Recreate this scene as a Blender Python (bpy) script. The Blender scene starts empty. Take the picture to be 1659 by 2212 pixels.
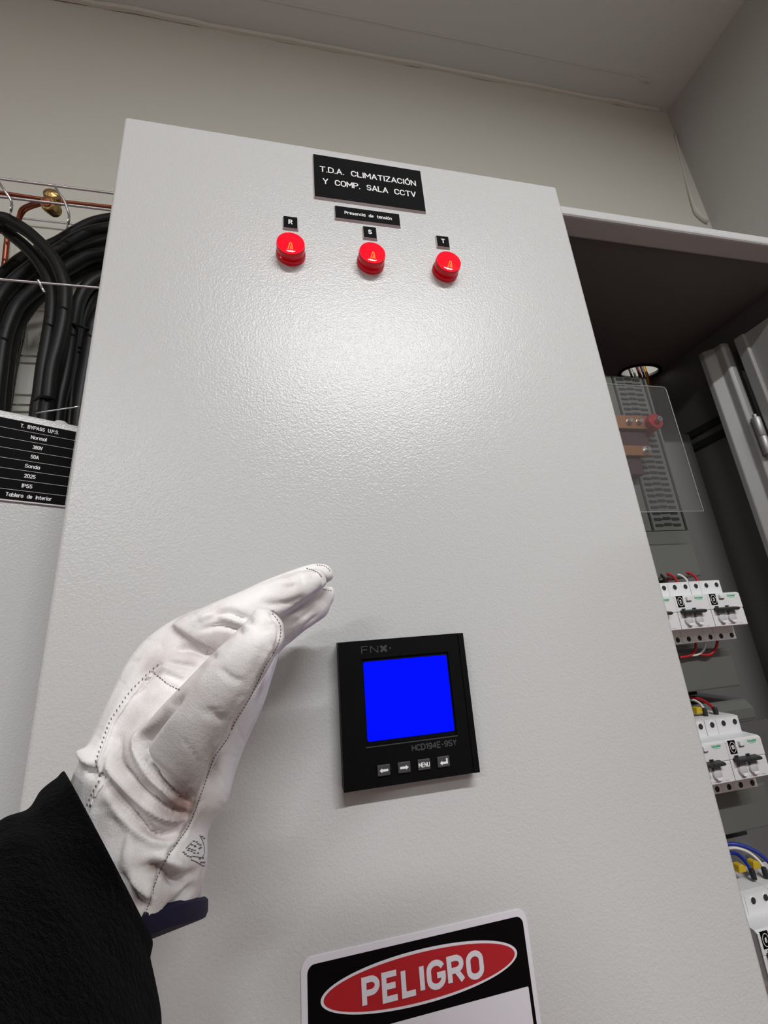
import bpy, bmesh, math, random
import numpy as np
from mathutils import Vector, Matrix
from mathutils.bvhtree import BVHTree

random.seed(7)
SC = bpy.context.scene
COL = SC.collection

# ------------------------------------------------------------------ camera
FOC = 895.0
IW, IH = 1659.0, 2212.0
RM = np.array([[0.9787823, -0.0143791, 0.2043976], [-0.1911866, 0.2947452, 0.9362547], [-0.0737077, -0.9554677, 0.2857423]])
CAM = np.array([0.0, -0.326, 1.45])
cd = bpy.data.cameras.new('camera')
cd.sensor_fit = 'VERTICAL'
cd.sensor_height = 36.0
cd.lens = FOC / IH * 36.0
cd.clip_start = 0.01
cam = bpy.data.objects.new('camera', cd)
COL.objects.link(cam)
cam.matrix_world = Matrix(((RM[0][0], -RM[0][1], -RM[0][2], CAM[0]),
                           (RM[1][0], -RM[1][1], -RM[1][2], CAM[1]),
                           (RM[2][0], -RM[2][1], -RM[2][2], CAM[2]),
                           (0, 0, 0, 1)))
SC.camera = cam

# ------------------------------------------------------------------ light
w = bpy.data.worlds.new('world')
SC.world = w
w.use_nodes = True
w.node_tree.nodes['Background'].inputs[0].default_value = (0.95, 0.97, 1.0, 1)
w.node_tree.nodes['Background'].inputs[1].default_value = 0.04


def tube_light(name, x, y, z, sx, sy, power, col=(1, 0.97, 0.93), rx=0.0, rz=0.0):
    l = bpy.data.lights.new(name, 'AREA')
    l.shape = 'RECTANGLE'
    l.size, l.size_y = sx, sy
    l.energy = power
    l.color = col
    o = bpy.data.objects.new(name, l)
    COL.objects.link(o)
    o.location = (x, y, z)
    o.rotation_euler = (rx, 0, rz)
    return o


tube_light('ceiling_tube_light', 0.43, -1.62, 2.98, 1.25, 0.06, 76, (1, 1, 1))
tube_light('ceiling_tube_light', -1.75, -2.80, 2.88, 1.25, 0.12, 60, (1, 1, 1), 0, 0.3)
SC.view_settings.view_transform = 'Standard'
SC.view_settings.look = 'None'
SC.view_settings.exposure = -0.42
SC.view_settings.gamma = 1.0
SC.view_settings.use_curve_mapping = False


# ------------------------------------------------------------------ helpers
def ray(px, py):
    return RM @ np.array([px - IW / 2, py - IH / 2, FOC])


def P(px, py, X=None, Y=None, Z=None):
    """the place in the room seen at a photo pixel, on the plane X=, Y= or Z="""
    d = ray(px, py)
    for i, v in ((0, X), (1, Y), (2, Z)):
        if v is not None:
            return CAM + d * ((v - CAM[i]) / d[i])


def zdepth(p):
    return float((RM.T @ (np.asarray(p) - CAM))[2])


def lin(c):
    c = c / 255.0
    return c / 12.92 if c <= 0.04045 else ((c + 0.055) / 1.055) ** 2.4


def rgb(r, g, b):
    return (lin(r), lin(g), lin(b), 1.0)


def mat(name, col, rough=0.5, metal=0.0, bump=None, var=None, emit=None, spec=0.5, coat=0.0, sheen=0.0, trans=0.0, ior=1.45):
    """bump: list of (scale, strength, distance, detail); var: (scale, other colour, lo, hi)"""
    m = bpy.data.materials.new(name)
    m.use_nodes = True
    nt = m.node_tree
    b = nt.nodes['Principled BSDF']
    b.inputs['Base Color'].default_value = col
    b.inputs['Roughness'].default_value = rough
    b.inputs['Metallic'].default_value = metal
    b.inputs['Specular IOR Level'].default_value = spec
    b.inputs['IOR'].default_value = ior
    b.inputs['Coat Weight'].default_value = coat
    b.inputs['Sheen Weight'].default_value = sheen
    b.inputs['Transmission Weight'].default_value = trans
    tc = nt.nodes.new('ShaderNodeTexCoord')
    if emit:
        b.inputs['Emission Color'].default_value = emit[0]
        b.inputs['Emission Strength'].default_value = emit[1]
    if var:
        n = nt.nodes.new('ShaderNodeTexNoise')
        n.inputs['Scale'].default_value = var[0]
        n.inputs['Detail'].default_value = 5
        nt.links.new(tc.outputs['Object'], n.inputs['Vector'])
        r = nt.nodes.new('ShaderNodeValToRGB')
        r.color_ramp.elements[0].position = var[2]
        r.color_ramp.elements[1].position = var[3]
        r.color_ramp.elements[0].color = col
        r.color_ramp.elements[1].color = var[1]
        nt.links.new(n.outputs['Fac'], r.inputs['Fac'])
        nt.links.new(r.outputs['Color'], b.inputs['Base Color'])
    prev = None
    for s, st, dist, det in (bump or []):
        n = nt.nodes.new('ShaderNodeTexNoise')
        n.inputs['Scale'].default_value = s
        n.inputs['Detail'].default_value = det
        nt.links.new(tc.outputs['Object'], n.inputs['Vector'])
        bp = nt.nodes.new('ShaderNodeBump')
        bp.inputs['Strength'].default_value = st
        bp.inputs['Distance'].default_value = dist
        nt.links.new(n.outputs['Fac'], bp.inputs['Height'])
        if prev:
            nt.links.new(prev.outputs['Normal'], bp.inputs['Normal'])
        prev = bp
    if prev:
        nt.links.new(prev.outputs['Normal'], b.inputs['Normal'])
    return m


LOC = {}        # world position of every root, for building parts in world space


def tag(o, label=None, cat=None, group=None, kind=None):
    if label:
        o['label'] = label
    if cat:
        o['category'] = cat
    if group:
        o['group'] = group
    if kind:
        o['kind'] = kind
    return o


def thing(name, label, cat, loc=(0, 0, 0), group=None):
    o = bpy.data.objects.new(name, None)
    o.empty_display_size = 0.02
    COL.objects.link(o)
    o.location = loc
    LOC[o.name] = np.array(loc, float)
    return tag(o, label, cat, group)


class MB:
    """collects shapes in room coordinates and links them as one mesh object"""

    def __init__(self):
        self.bm = bmesh.new()
        self.xf = None

    def v(self, p):
        p = np.asarray(p, float)
        if self.xf is not None:
            p = self.xf(p)
        return self.bm.verts.new(tuple(p))

    def face(self, vs):
        try:
            return self.bm.faces.new(vs)
        except ValueError:
            return None

    def box(self, lo, hi):
        x0, y0, z0 = lo
        x1, y1, z1 = hi
        q = [self.v(p) for p in ((x0, y0, z0), (x1, y0, z0), (x1, y1, z0), (x0, y1, z0),
                                 (x0, y0, z1), (x1, y0, z1), (x1, y1, z1), (x0, y1, z1))]
        for f in ((3, 2, 1, 0), (4, 5, 6, 7), (0, 1, 5, 4), (1, 2, 6, 5), (2, 3, 7, 6), (3, 0, 4, 7)):
            self.face([q[i] for i in f])
        return self

    def prism(self, poly, a, b, axis='Y'):
        """poly in the two other axes, extruded along axis from a to b"""
        def mk(p, t):
            return {'X': (t, p[0], p[1]), 'Y': (p[0], t, p[1]), 'Z': (p[0], p[1], t)}[axis]
        A = [self.v(mk(p, a)) for p in poly]
        Bv = [self.v(mk(p, b)) for p in poly]
        n = len(poly)
        self.face(A)
        self.face(Bv[::-1])
        for i in range(n):
            self.face([A[i], Bv[i], Bv[(i + 1) % n], A[(i + 1) % n]])
        return self

    def rings(self, rings, close_ends=True, wrap=True):
        R = [[self.v(p) for p in r] for r in rings]
        n = len(R[0])
        for a, b in zip(R[:-1], R[1:]):
            for i in range(n if wrap else n - 1):
                self.face([a[i], a[(i + 1) % n], b[(i + 1) % n], b[i]])
        if close_ends:
            self.face(R[0][::-1])
            self.face(R[-1])
        return self

    def tube(self, pts, r, seg=10, caps=True):
        pts = [np.asarray(p, float) for p in pts]
        n = len(pts)
        rr = r if isinstance(r, (list, tuple, np.ndarray)) else [r] * n
        T = []
        for i in range(n):
            t = pts[min(i + 1, n - 1)] - pts[max(i - 1, 0)]
            T.append(t / (np.linalg.norm(t) + 1e-12))
        u = np.cross(T[0], [0, 0, 1.0])
        if np.linalg.norm(u) < 1e-3:
            u = np.cross(T[0], [0, 1.0, 0])
        rings = []
        for i in range(n):
            u = u - T[i] * (u @ T[i])
            u = u / (np.linalg.norm(u) + 1e-12)
            w_ = np.cross(T[i], u)
            rings.append([pts[i] + rr[i] * (math.cos(2 * math.pi * k / seg) * u + math.sin(2 * math.pi * k / seg) * w_) for k in range(seg)])
        return self.rings(rings, caps)

    def lathe(self, c, axis, prof, seg=32):
        """prof: (radius, height along axis) pairs"""
        c = np.asarray(c, float)
        a = np.asarray(axis, float)
        a = a / np.linalg.norm(a)
        u = np.cross(a, [0, 0, 1.0]) if abs(a[2]) < 0.9 else np.cross(a, [1.0, 0, 0])
        u = u / np.linalg.norm(u)
        w_ = np.cross(a, u)
        return self.rings([[c + a * h + r * (math.cos(2 * math.pi * k / seg) * u + math.sin(2 * math.pi * k / seg) * w_) for k in range(seg)] for r, h in prof])

    def ribbon(self, pts, t, cap, y, depth):
        """flat stroke of width t through 2-D points in the plane facing the viewer"""
        p = [np.asarray(q, float) for q in pts]
        self.lift = (getattr(self, 'lift', 0) + 1) % 5
        yf = y - depth - 2.6e-5 * self.lift
        closed = np.linalg.norm(p[0] - p[-1]) < 1e-9
        m = len(p) - 1
        dirs = [(b - a) / (np.linalg.norm(b - a) + 1e-12) for a, b in zip(p[:-1], p[1:])]

        def disc(c):
            nonlocal yf
            yf -= 2e-6
            self.face([self.v((c[0] + t / 2 * math.cos(2 * math.pi * k / 14), yf, c[1] + t / 2 * math.sin(2 * math.pi * k / 14))) for k in range(14)])
        for i in range(m):
            a, b, d = p[i], p[i + 1], dirs[i]
            if np.linalg.norm(b - a) < 1e-7:
                continue
            if cap == 'butt':
                if i > 0 and d @ dirs[i - 1] < .75 and d @ dirs[i - 1] > -.5:
                    a = a - d * t / 2
                if i < m - 1 and d @ dirs[i + 1] < .75 and d @ dirs[i + 1] > -.5:
                    b = b + d * t / 2
            nn = np.array([-d[1], d[0]]) * t / 2
            yf -= 2e-6
            self.face([self.v((q[0], yf, q[1])) for q in (a + nn, a - nn, b - nn, b + nn)])
            if i > 0 or closed or cap == 'round':
                if cap == 'round' or i == 0 or d @ dirs[i - 1] >= .75 or d @ dirs[i - 1] <= -.5:
                    disc(p[i])
        if cap == 'round':
            disc(p[-1])

    def text(self, s, cx, cz, y, width=None, height=.01, t=.15, cap='round', depth=.0002, gap=.22, space=.42, slant=0.0):
        """lettering drawn with strokes, centred on cx, cz; height is the capital height"""
        strokes, x = [], 0.0
        for ch in s:
            if ch == ' ':
                x += space
                continue
            wd, st = GLYPH[ch]
            for q in st:
                strokes.append([(x + a_, b_) for a_, b_ in q])
            x += wd + gap
        x -= gap
        hs = height * (1 - t)
        ws = (width - height * t) / x if width else hs
        for q in strokes:
            self.ribbon([(cx + (a_ - x / 2) * ws + slant * (b_ - .5) * hs, cz + (b_ - .5) * hs) for a_, b_ in q], t * height, cap, y, depth)
        return self

    def build(self, name, m, parent=None, smooth=False, bevel=0.0, seg=2, label=None, angle=40):
        bm = self.bm
        bmesh.ops.remove_doubles(bm, verts=bm.verts, dist=1e-7)
        bmesh.ops.recalc_face_normals(bm, faces=bm.faces)
        off = LOC[parent.name] if parent is not None else np.zeros(3)
        me = bpy.data.meshes.new(name)
        if parent is None:
            cs = np.array([v.co[:] for v in bm.verts])
            off = (cs.min(0) + cs.max(0)) / 2
        bmesh.ops.translate(bm, verts=bm.verts, vec=Vector(tuple(-off)))
        bm.to_mesh(me)
        bm.free()
        o = bpy.data.objects.new(name, me)
        COL.objects.link(o)
        me.materials.append(m)
        if parent is not None:
            o.parent = parent
            LOC[o.name] = off
        else:
            o.location = off
            LOC[o.name] = off
        if smooth:
            for p in me.polygons:
                p.use_smooth = True
            if angle:
                me.set_sharp_from_angle(angle=math.radians(angle))
        if bevel > 0:
            bv = o.modifiers.new('bevel', 'BEVEL')
            bv.width = bevel
            bv.segments = seg
            bv.limit_method = 'ANGLE'
            bv.angle_limit = math.radians(40)
        if label:
            o['label'] = label
        return o


def spline(pts, n=8):
    """Catmull-Rom through 3-D points"""
    p = [np.asarray(q, float) for q in pts]
    p = [2 * p[0] - p[1]] + p + [2 * p[-1] - p[-2]]
    out = []
    for i in range(1, len(p) - 2):
        a, b, c, d = p[i - 1:i + 3]
        for k in range(n):
            t = k / n
            out.append(0.5 * ((2 * b) + (c - a) * t + (2 * a - 5 * b + 4 * c - d) * t * t + (3 * b - a - 3 * c + d) * t ** 3))
    out.append(p[-2])
    return out


def rrect(x0, z0, x1, z1, r, n=6):
    out = []
    for cx, cz, a0 in ((x1 - r, z1 - r, 0), (x0 + r, z1 - r, 90), (x0 + r, z0 + r, 180), (x1 - r, z0 + r, 270)):
        for k in range(n + 1):
            a = math.radians(a0 + 90 * k / n)
            out.append((cx + r * math.cos(a), cz + r * math.sin(a)))
    return out


def arc(cx, cy, rx, ry, a0, a1, n=7):
    return [(cx + rx * math.cos(math.radians(a0 + (a1 - a0) * k / n)), cy + ry * math.sin(math.radians(a0 + (a1 - a0) * k / n))) for k in range(n + 1)]


O_ = [(0, .35)] + arc(.3, .30, .3, .30, 180, 360) + arc(.3, .70, .3, .30, 0, 180) + [(0, .35)]
o_ = arc(.25, .36, .25, .36, 90, 450, 16)
GLYPH = {
    'A': (.62, [[(0, 0), (.31, 1), (.62, 0)], [(.11, .32), (.51, .32)]]),
    'B': (.58, [[(0, 0), (0, 1), (.30, 1)] + arc(.30, .76, .24, .24, 90, -90) + [(0, .52)], [(.30, .52)] + arc(.30, .26, .28, .26, 90, -90) + [(0, 0)]]),
    'C': (.60, [arc(.3, .68, .3, .32, 15, 180) + arc(.3, .32, .3, .32, 180, 345)]),
    'D': (.60, [[(0, 0), (0, 1), (.25, 1)] + arc(.27, .67, .33, .33, 90, 0) + arc(.27, .33, .33, .33, 0, -90) + [(0, 0), (0, .5)]]),
    'E': (.54, [[(.54, 1), (0, 1), (0, 0), (.54, 0)], [(0, .52), (.48, .52)]]),
    'F': (.52, [[(.52, 1), (0, 1), (0, 0)], [(0, .52), (.45, .52)]]),
    'G': (.64, [arc(.32, .68, .32, .32, 20, 180) + arc(.32, .32, .32, .32, 180, 360) + [(.64, .46), (.36, .46)]]),
    'H': (.60, [[(0, 0), (0, 1)], [(.6, 0), (.6, 1)], [(0, .52), (.6, .52)]]),
    'I': (.04, [[(.02, 0), (.02, 1)]]),
    'L': (.50, [[(0, 1), (0, 0), (.5, 0)]]),
    'M': (.72, [[(0, 0), (0, 1), (.36, .35), (.72, 1), (.72, 0)]]),
    'N': (.60, [[(0, 0), (0, 1), (.6, 0), (.6, 1)]]),
    'O': (.60, [O_]),
    '\u00d3': (.60, [O_, [(.26, 1.14), (.42, 1.32)]]),
    'P': (.56, [[(0, 0), (0, 1), (.30, 1)] + arc(.30, .73, .26, .27, 90, -90) + [(0, .46)]]),
    'R': (.58, [[(0, 0), (0, 1), (.30, 1)] + arc(.30, .74, .26, .26, 90, -90) + [(0, .48)], [(.30, .48), (.58, 0)]]),
    'S': (.56, [arc(.28, .75, .27, .25, 20, 270) + arc(.28, .255, .28, .255, 90, -160)]),
    'T': (.60, [[(0, 1), (.6, 1)], [(.3, 1), (.3, 0)]]),
    'U': (.60, [[(0, 1)] + arc(.3, .30, .3, .30, 180, 360) + [(.6, 1)]]),
    'V': (.60, [[(0, 1), (.3, 0), (.6, 1)]]),
    'X': (.58, [[(0, 0), (.58, 1)], [(0, 1), (.58, 0)]]),
    'Y': (.60, [[(0, 1), (.3, .48), (.6, 1)], [(.3, .48), (.3, 0)]]),
    'Z': (.56, [[(0, 1), (.56, 1), (0, 0), (.56, 0)]]),
    '0': (.54, [[(a_ * .9, b_) for a_, b_ in O_]]),
    '1': (.28, [[(0, .78), (.24, 1), (.24, 0)]]),
    '2': (.54, [arc(.27, .72, .27, .28, 165, -30) + [(0, 0), (.54, 0)]]),
    '3': (.54, [arc(.26, .75, .25, .25, 150, -80) + arc(.26, .25, .28, .27, 80, -150)]),
    '4': (.58, [[(.42, 0), (.42, 1), (0, .28), (.58, .28)]]),
    '5': (.54, [[(.50, 1), (.08, 1), (.03, .52)] + arc(.26, .31, .28, .31, 120, -150)]),
    '6': (.54, [arc(.29, .70, .27, .30, 30, 180) + arc(.27, .30, .27, .30, 180, 540, 14)]),
    '7': (.50, [[(0, 1), (.5, 1), (.16, 0)]]),
    '8': (.54, [arc(.27, .76, .24, .24, 90, 450, 14), arc(.27, .26, .27, .26, 90, 450, 14)]),
    '9': (.54, [arc(.25, .30, .27, .30, 210, 360) + arc(.27, .70, .27, .30, 0, 360, 14)]),
    '.': (.04, [[(.02, 0), (.02, .03)]]),
    '-': (.34, [[(0, .44), (.34, .44)]]),
    'a': (.50, [[(.5, .72), (.5, 0)], o_]),
    'b': (.50, [[(0, 1), (0, 0)], o_]),
    'c': (.46, [arc(.25, .36, .25, .36, 40, 320, 12)]),
    'd': (.50, [[(.5, 1), (.5, 0)], o_]),
    'e': (.50, [[(0, .38), (.5, .38)] + arc(.25, .36, .25, .36, 5, 315, 12)]),
    'h': (.46, [[(0, 1), (0, 0)], [(0, .44)] + arc(.23, .46, .23, .26, 180, 0) + [(.46, 0)]]),
    'i': (.04, [[(.02, .72), (.02, 0)], [(.02, .97), (.02, 1)]]),
    'l': (.04, [[(.02, 1), (.02, 0)]]),
    'm': (.76, [[(0, .72), (0, 0)], [(0, .50)] + arc(.19, .52, .19, .20, 180, 0) + [(.38, 0)], [(.38, .50)] + arc(.57, .52, .19, .20, 180, 0) + [(.76, 0)]]),
    'n': (.46, [[(0, .72), (0, 0)], [(0, .46)] + arc(.23, .48, .23, .24, 180, 0) + [(.46, 0)]]),
    'o': (.50, [o_]),
    '\u00f3': (.50, [o_, [(.22, .88), (.36, 1.06)]]),
    'r': (.34, [[(0, .72), (0, 0)], [(0, .42)] + arc(.25, .44, .25, .28, 180, 70)]),
    's': (.42, [arc(.21, .54, .20, .18, 25, 270) + arc(.21, .18, .21, .18, 90, -155)]),
    't': (.36, [[(.14, .96), (.14, .14), (.22, 0), (.36, 0)], [(0, .70), (.34, .70)]]),
}

# ------------------------------------------------------------------ materials
M = {}
PC = [(560, 0.22, 0.0013, 1.0), (1300, 0.20, 0.0006, 1)]
M['powder'] = mat('light grey powder coat', (0.545, 0.55, 0.55, 1), 0.25, bump=PC, spec=0.5)
M['powder_flat'] = mat('grey painted sheet steel', (0.50, 0.50, 0.49, 1), 0.35, bump=[(400, 0.15, 0.001, 1)])
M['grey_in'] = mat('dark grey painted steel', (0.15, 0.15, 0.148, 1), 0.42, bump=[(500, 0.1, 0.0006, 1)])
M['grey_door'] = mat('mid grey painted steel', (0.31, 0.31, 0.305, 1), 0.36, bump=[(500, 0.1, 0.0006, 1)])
M['grey_plate'] = mat('grey-green duct plastic', (0.115, 0.12, 0.11, 1), 0.5)
M['plaster'] = mat('cream painted plaster', (0.60, 0.60, 0.54, 1), 0.75, bump=[(60, 0.15, 0.002, 4), (8, 0.2, 0.01, 2)])
M['plaster_r'] = mat('grey painted plaster', (0.47, 0.475, 0.45, 1), 0.75, bump=[(60, 0.15, 0.002, 4)])
M['ceiling'] = mat('ceiling board', (0.60, 0.62, 0.60, 1), 0.8, bump=[(40, 0.15, 0.002, 4)])
M['floor'] = mat('reddish floor tiles', (0.31, 0.155, 0.14, 1), 0.5)
M['black'] = mat('black matt plastic', (0.0035, 0.0035, 0.004, 1), 0.5, spec=0.12)
M['lam_black'] = mat('black engraving laminate', (0.003, 0.003, 0.0035, 1), 0.6, spec=0.06)
M['lam_white'] = mat('white engraving core', (0.62, 0.58, 0.59, 1), 0.5)
M['letter'] = mat('white lettering', (0.80, 0.80, 0.80, 1), 0.6)
M['lamp_red'] = mat('red lit lens', (0.30, 0.0, 0.004, 1), 0.03, emit=((1.0, 0.002, 0.016, 1), 1.5))
M['lamp_side'] = mat('red lens side', (0.26, 0.0, 0.005, 1), 0.12, emit=((1.0, 0.002, 0.016, 1), 0.20))
M['filament'] = mat('glowing filament', (1, 0.25, 0.02, 1), 0.4, emit=((1.0, 0.22, 0.03, 1), 1.6))
M['screen'] = mat('lit blue screen', (0.0, 0.0, 0.05, 1), 0.6, spec=0.03, emit=((0.0, 0.004, 1.0, 1), 1.5))
M['grey_print'] = mat('grey print', (0.045, 0.045, 0.045, 1), 0.6)
M['key'] = mat('grey rubber key', (0.05, 0.05, 0.053, 1), 0.5)
M['sign_white'] = mat('white sign vinyl', (0.70, 0.68, 0.74, 1), 0.5)
M['sign_red'] = mat('red sign print', (0.42, 0.012, 0.018, 1), 0.5)
M['sign_black'] = mat('black sign print', (0.003, 0.0025, 0.003, 1), 0.6, spec=0.06)
M['leather'] = None
M['navy'] = mat('navy binding tape', (0.007, 0.004, 0.030, 1), 0.8, bump=[(900, 0.3, 0.0006, 2)])
M['thread'] = mat('grey stitching thread', (0.17, 0.145, 0.14, 1), 0.8)
M['fleece'] = mat('black fleece', (0.0032, 0.0032, 0.0038, 1), 0.95, sheen=0.02, spec=0.03, bump=[(420, 0.7, 0.002, 5), (1600, 0.6, 0.001, 2)])
M['cable'] = mat('black cable sheath', (0.006, 0.006, 0.0065, 1), 0.45, spec=0.3, bump=[(300, 0.1, 0.0006, 2)])
M['zinc'] = mat('zinc plated wire', (0.62, 0.63, 0.65, 1), 0.28, 1.0)
M['copper'] = mat('bare copper', (0.32, 0.10, 0.06, 1), 0.4, 1.0)
M['copper_bar'] = mat('copper busbar', (0.42, 0.20, 0.10, 1), 0.4, 0.8)
M['brass'] = mat('brass clamp', (0.45, 0.30, 0.12, 1), 0.35, 1.0, bump=[(200, 0.4, 0.003, 2)])
M['breaker'] = mat('white breaker plastic', (0.72, 0.72, 0.73, 1), 0.4)
M['hole'] = mat('recess shade colour', (0.02, 0.02, 0.02, 1), 0.8)  # flat dark colour that stands in for the shade inside slots and holes
M['toggle'] = mat('dark toggle plastic', (0.018, 0.020, 0.021, 1), 0.45)
M['green'] = mat('green print', (0.05, 0.42, 0.20, 1), 0.6)
M['faint'] = mat('faint grey print', (0.42, 0.42, 0.43, 1), 0.6)
M['wire_red'] = mat('red wire', (0.42, 0.012, 0.015, 1), 0.4)
M['wire_white'] = mat('white wire', (0.70, 0.68, 0.62, 1), 0.45)
M['wire_black'] = mat('black wire', (0.01, 0.01, 0.01, 1), 0.45)
M['wire_blue'] = mat('blue wire', (0.01, 0.03, 0.30, 1), 0.45)
M['yellow'] = mat('yellow clip', (0.55, 0.38, 0.02, 1), 0.5)
M['red_ins'] = mat('red insulator resin', (0.36, 0.012, 0.025, 1), 0.35)
M['steel'] = mat('steel bolt', (0.60, 0.61, 0.62, 1), 0.3, 1.0)
M['rim'] = mat('clear sheet edge', (0.42, 0.43, 0.43, 1), 0.4)
M['ink'] = mat('grey stamp ink', (0.11, 0.12, 0.12, 1), 0.7)
M['window'] = mat('breaker lens', (0.55, 0.55, 0.56, 1), 0.15, coat=0.6)


def clear_mat(name, tint, f):
    m = bpy.data.materials.new(name)
    m.use_nodes = True
    nt = m.node_tree
    nt.nodes.remove(nt.nodes['Principled BSDF'])
    tr = nt.nodes.new('ShaderNodeBsdfTransparent')
    tr.inputs[0].default_value = (tint, tint, tint, 1)
    gl = nt.nodes.new('ShaderNodeBsdfPrincipled')
    gl.inputs['Base Color'].default_value = (0.5, 0.5, 0.5, 1)
    gl.inputs['Roughness'].default_value = 0.12
    mx = nt.nodes.new('ShaderNodeMixShader')
    mx.inputs[0].default_value = f
    nt.links.new(tr.outputs[0], mx.inputs[1])
    nt.links.new(gl.outputs[0], mx.inputs[2])
    nt.links.new(mx.outputs[0], nt.nodes['Material Output'].inputs[0])
    return m


M['clear'] = clear_mat('clear polycarbonate', 0.94, 0.055)


def leather():
    m = mat('white work glove leather', (0.84, 0.82, 0.815, 1), 0.52, spec=0.4,
            bump=[(1500, 0.30, 0.0005, 3), (420, 0.22, 0.0008, 2)])
    nt = m.node_tree
    b = nt.nodes['Principled BSDF']
    tc = [n for n in nt.nodes if n.type == 'TEX_COORD'][0]
    n = nt.nodes.new('ShaderNodeTexNoise')
    n.inputs['Scale'].default_value = 26
    n.inputs['Detail'].default_value = 6
    n.inputs['Roughness'].default_value = 0.6
    nt.links.new(tc.outputs['Object'], n.inputs['Vector'])
    r = nt.nodes.new('ShaderNodeValToRGB')
    r.color_ramp.elements[0].position = 0.50
    r.color_ramp.elements[1].position = 0.78
    r.color_ramp.elements[0].color = (0.84, 0.82, 0.815, 1)
    r.color_ramp.elements[1].color = (0.42, 0.33, 0.31, 1)
    nt.links.new(n.outputs['Fac'], r.inputs['Fac'])
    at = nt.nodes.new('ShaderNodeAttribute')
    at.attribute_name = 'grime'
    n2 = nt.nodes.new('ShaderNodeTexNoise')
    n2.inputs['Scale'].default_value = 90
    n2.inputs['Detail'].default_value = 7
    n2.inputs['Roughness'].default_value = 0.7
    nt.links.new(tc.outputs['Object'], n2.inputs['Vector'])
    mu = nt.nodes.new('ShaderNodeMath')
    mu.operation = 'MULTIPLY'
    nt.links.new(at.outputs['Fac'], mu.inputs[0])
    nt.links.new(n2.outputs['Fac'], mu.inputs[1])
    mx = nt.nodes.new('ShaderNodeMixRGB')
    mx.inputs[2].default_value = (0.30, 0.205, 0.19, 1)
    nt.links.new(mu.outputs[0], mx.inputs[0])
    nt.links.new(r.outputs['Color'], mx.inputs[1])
    nt.links.new(mx.outputs[0], b.inputs['Base Color'])
    return m


M['leather'] = leather()


def structure(mb, name, m, **k):
    return tag(mb.build(name, m, **k), kind='structure')


# ------------------------------------------------------------------ the room
CZ0 = lambda x: 3.06 + (x - 1.233) * 0.040      # the ceiling falls slightly to the left
XL, XR, YB, YF = -3.2, 1.233, 0.40, -4.6
mb = MB()
mb.box((XL - .1, YF - .1, -0.1), (XR + .1, YB + .1, 0))
structure(mb, 'floor', M['floor'])
mb = MB()
mb.prism([(XL - .1, CZ0(XL - .1)), (XR + .1, CZ0(XR + .1)), (XR + .1, CZ0(XR) + .12), (XL - .1, CZ0(XR) + .12)], YF - .1, YB + .1)
structure(mb, 'ceiling', M['ceiling'])
mb = MB()
mb.prism([(XL, 0), (XR, 0), (XR, CZ0(XR)), (XL, CZ0(XL))], YB, YB + .1)
structure(mb, 'wall_back', M['plaster'])
mb = MB()
mb.box((XR, YF, 0), (XR + .1, YB + .1, CZ0(XR)))
structure(mb, 'wall_right', M['plaster_r'])
mb = MB()
mb.box((XL - .1, YF, 0), (XL, YB + .1, CZ0(XL)))
structure(mb, 'wall_left', M['plaster_r'])
mb = MB()
mb.prism([(XL, 0), (XR, 0), (XR, CZ0(XR)), (XL, CZ0(XL))], YF - .1, YF)
structure(mb, 'wall_front', M['plaster_r'])
# rough caulk line between back wall and ceiling, ceiling board joint
mb = MB()
pts = []
x = XL + .05
while x < XR - .02:
    pts.append((x, YB - 0.004 + random.uniform(-.002, .002), CZ0(x) - 0.003 + random.uniform(-.003, .002)))
    x += random.uniform(.03, .09)
mb.tube(pts, 0.007, 6)
structure(mb, 'trim_1', M['plaster'])
a, b = P(640, 4, Z=3.03), P(1240, 165, Z=3.055)
mb = MB()
yj = a[1]
mb.prism([(XL + .1, CZ0(XL + .1) - .0015), (1.05, CZ0(1.05) - .0015), (1.05, CZ0(1.05)), (XL + .1, CZ0(XL + .1))], yj - .004, yj)
structure(mb, 'trim_2', M['ceiling'])
c = P(1395, 170, Z=3.055)
mb = MB()
mb.box((c[0] - .022, c[1] - .004, CZ0(c[0]) - .004), (c[0] + .022, c[1] + .004, CZ0(c[0]) + .002))
structure(mb, 'trim_3', M['ceiling'])
# plaster bulge in the corner of back and right wall
mb = MB()
q0, q1, q2 = np.array([1.228, .397, 2.95]), np.array([1.21, .40, 2.80]), P(1503, 456, Y=.395)
mb.tube(spline([q0, q1, (1.195, .397, 2.70), q2, q2 + np.array([.03, 0, -.04])], 6), [.003] * 6 + [.004] * 6 + [.005] * 6 + [.008] * 6 + [.003], 8)
structure(mb, 'trim_4', M['plaster'], smooth=True, angle=0)

# ------------------------------------------------------------------ closed cabinet with the meter door
cab = thing('electrical_cabinet', 'pale grey steel cabinet with closed door carrying meter, red lamps and danger sign', 'cabinet', (0.079, 0.19, 0.95))
mb = MB()
mb.box((-0.1630, 0.024, 0.95), (0.3235, 0.37, 1.9705))
mb.build('body', M['powder_flat'], cab, bevel=.003)
mb = MB()
mb.prism(rrect(-0.1667, 0.95, 0.3250, 1.9745, 0.004, 4), 0.0, 0.0185)
mb.build('door', M['powder'], cab, bevel=.0032, seg=4, smooth=True, label='wide textured pale grey door')


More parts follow.
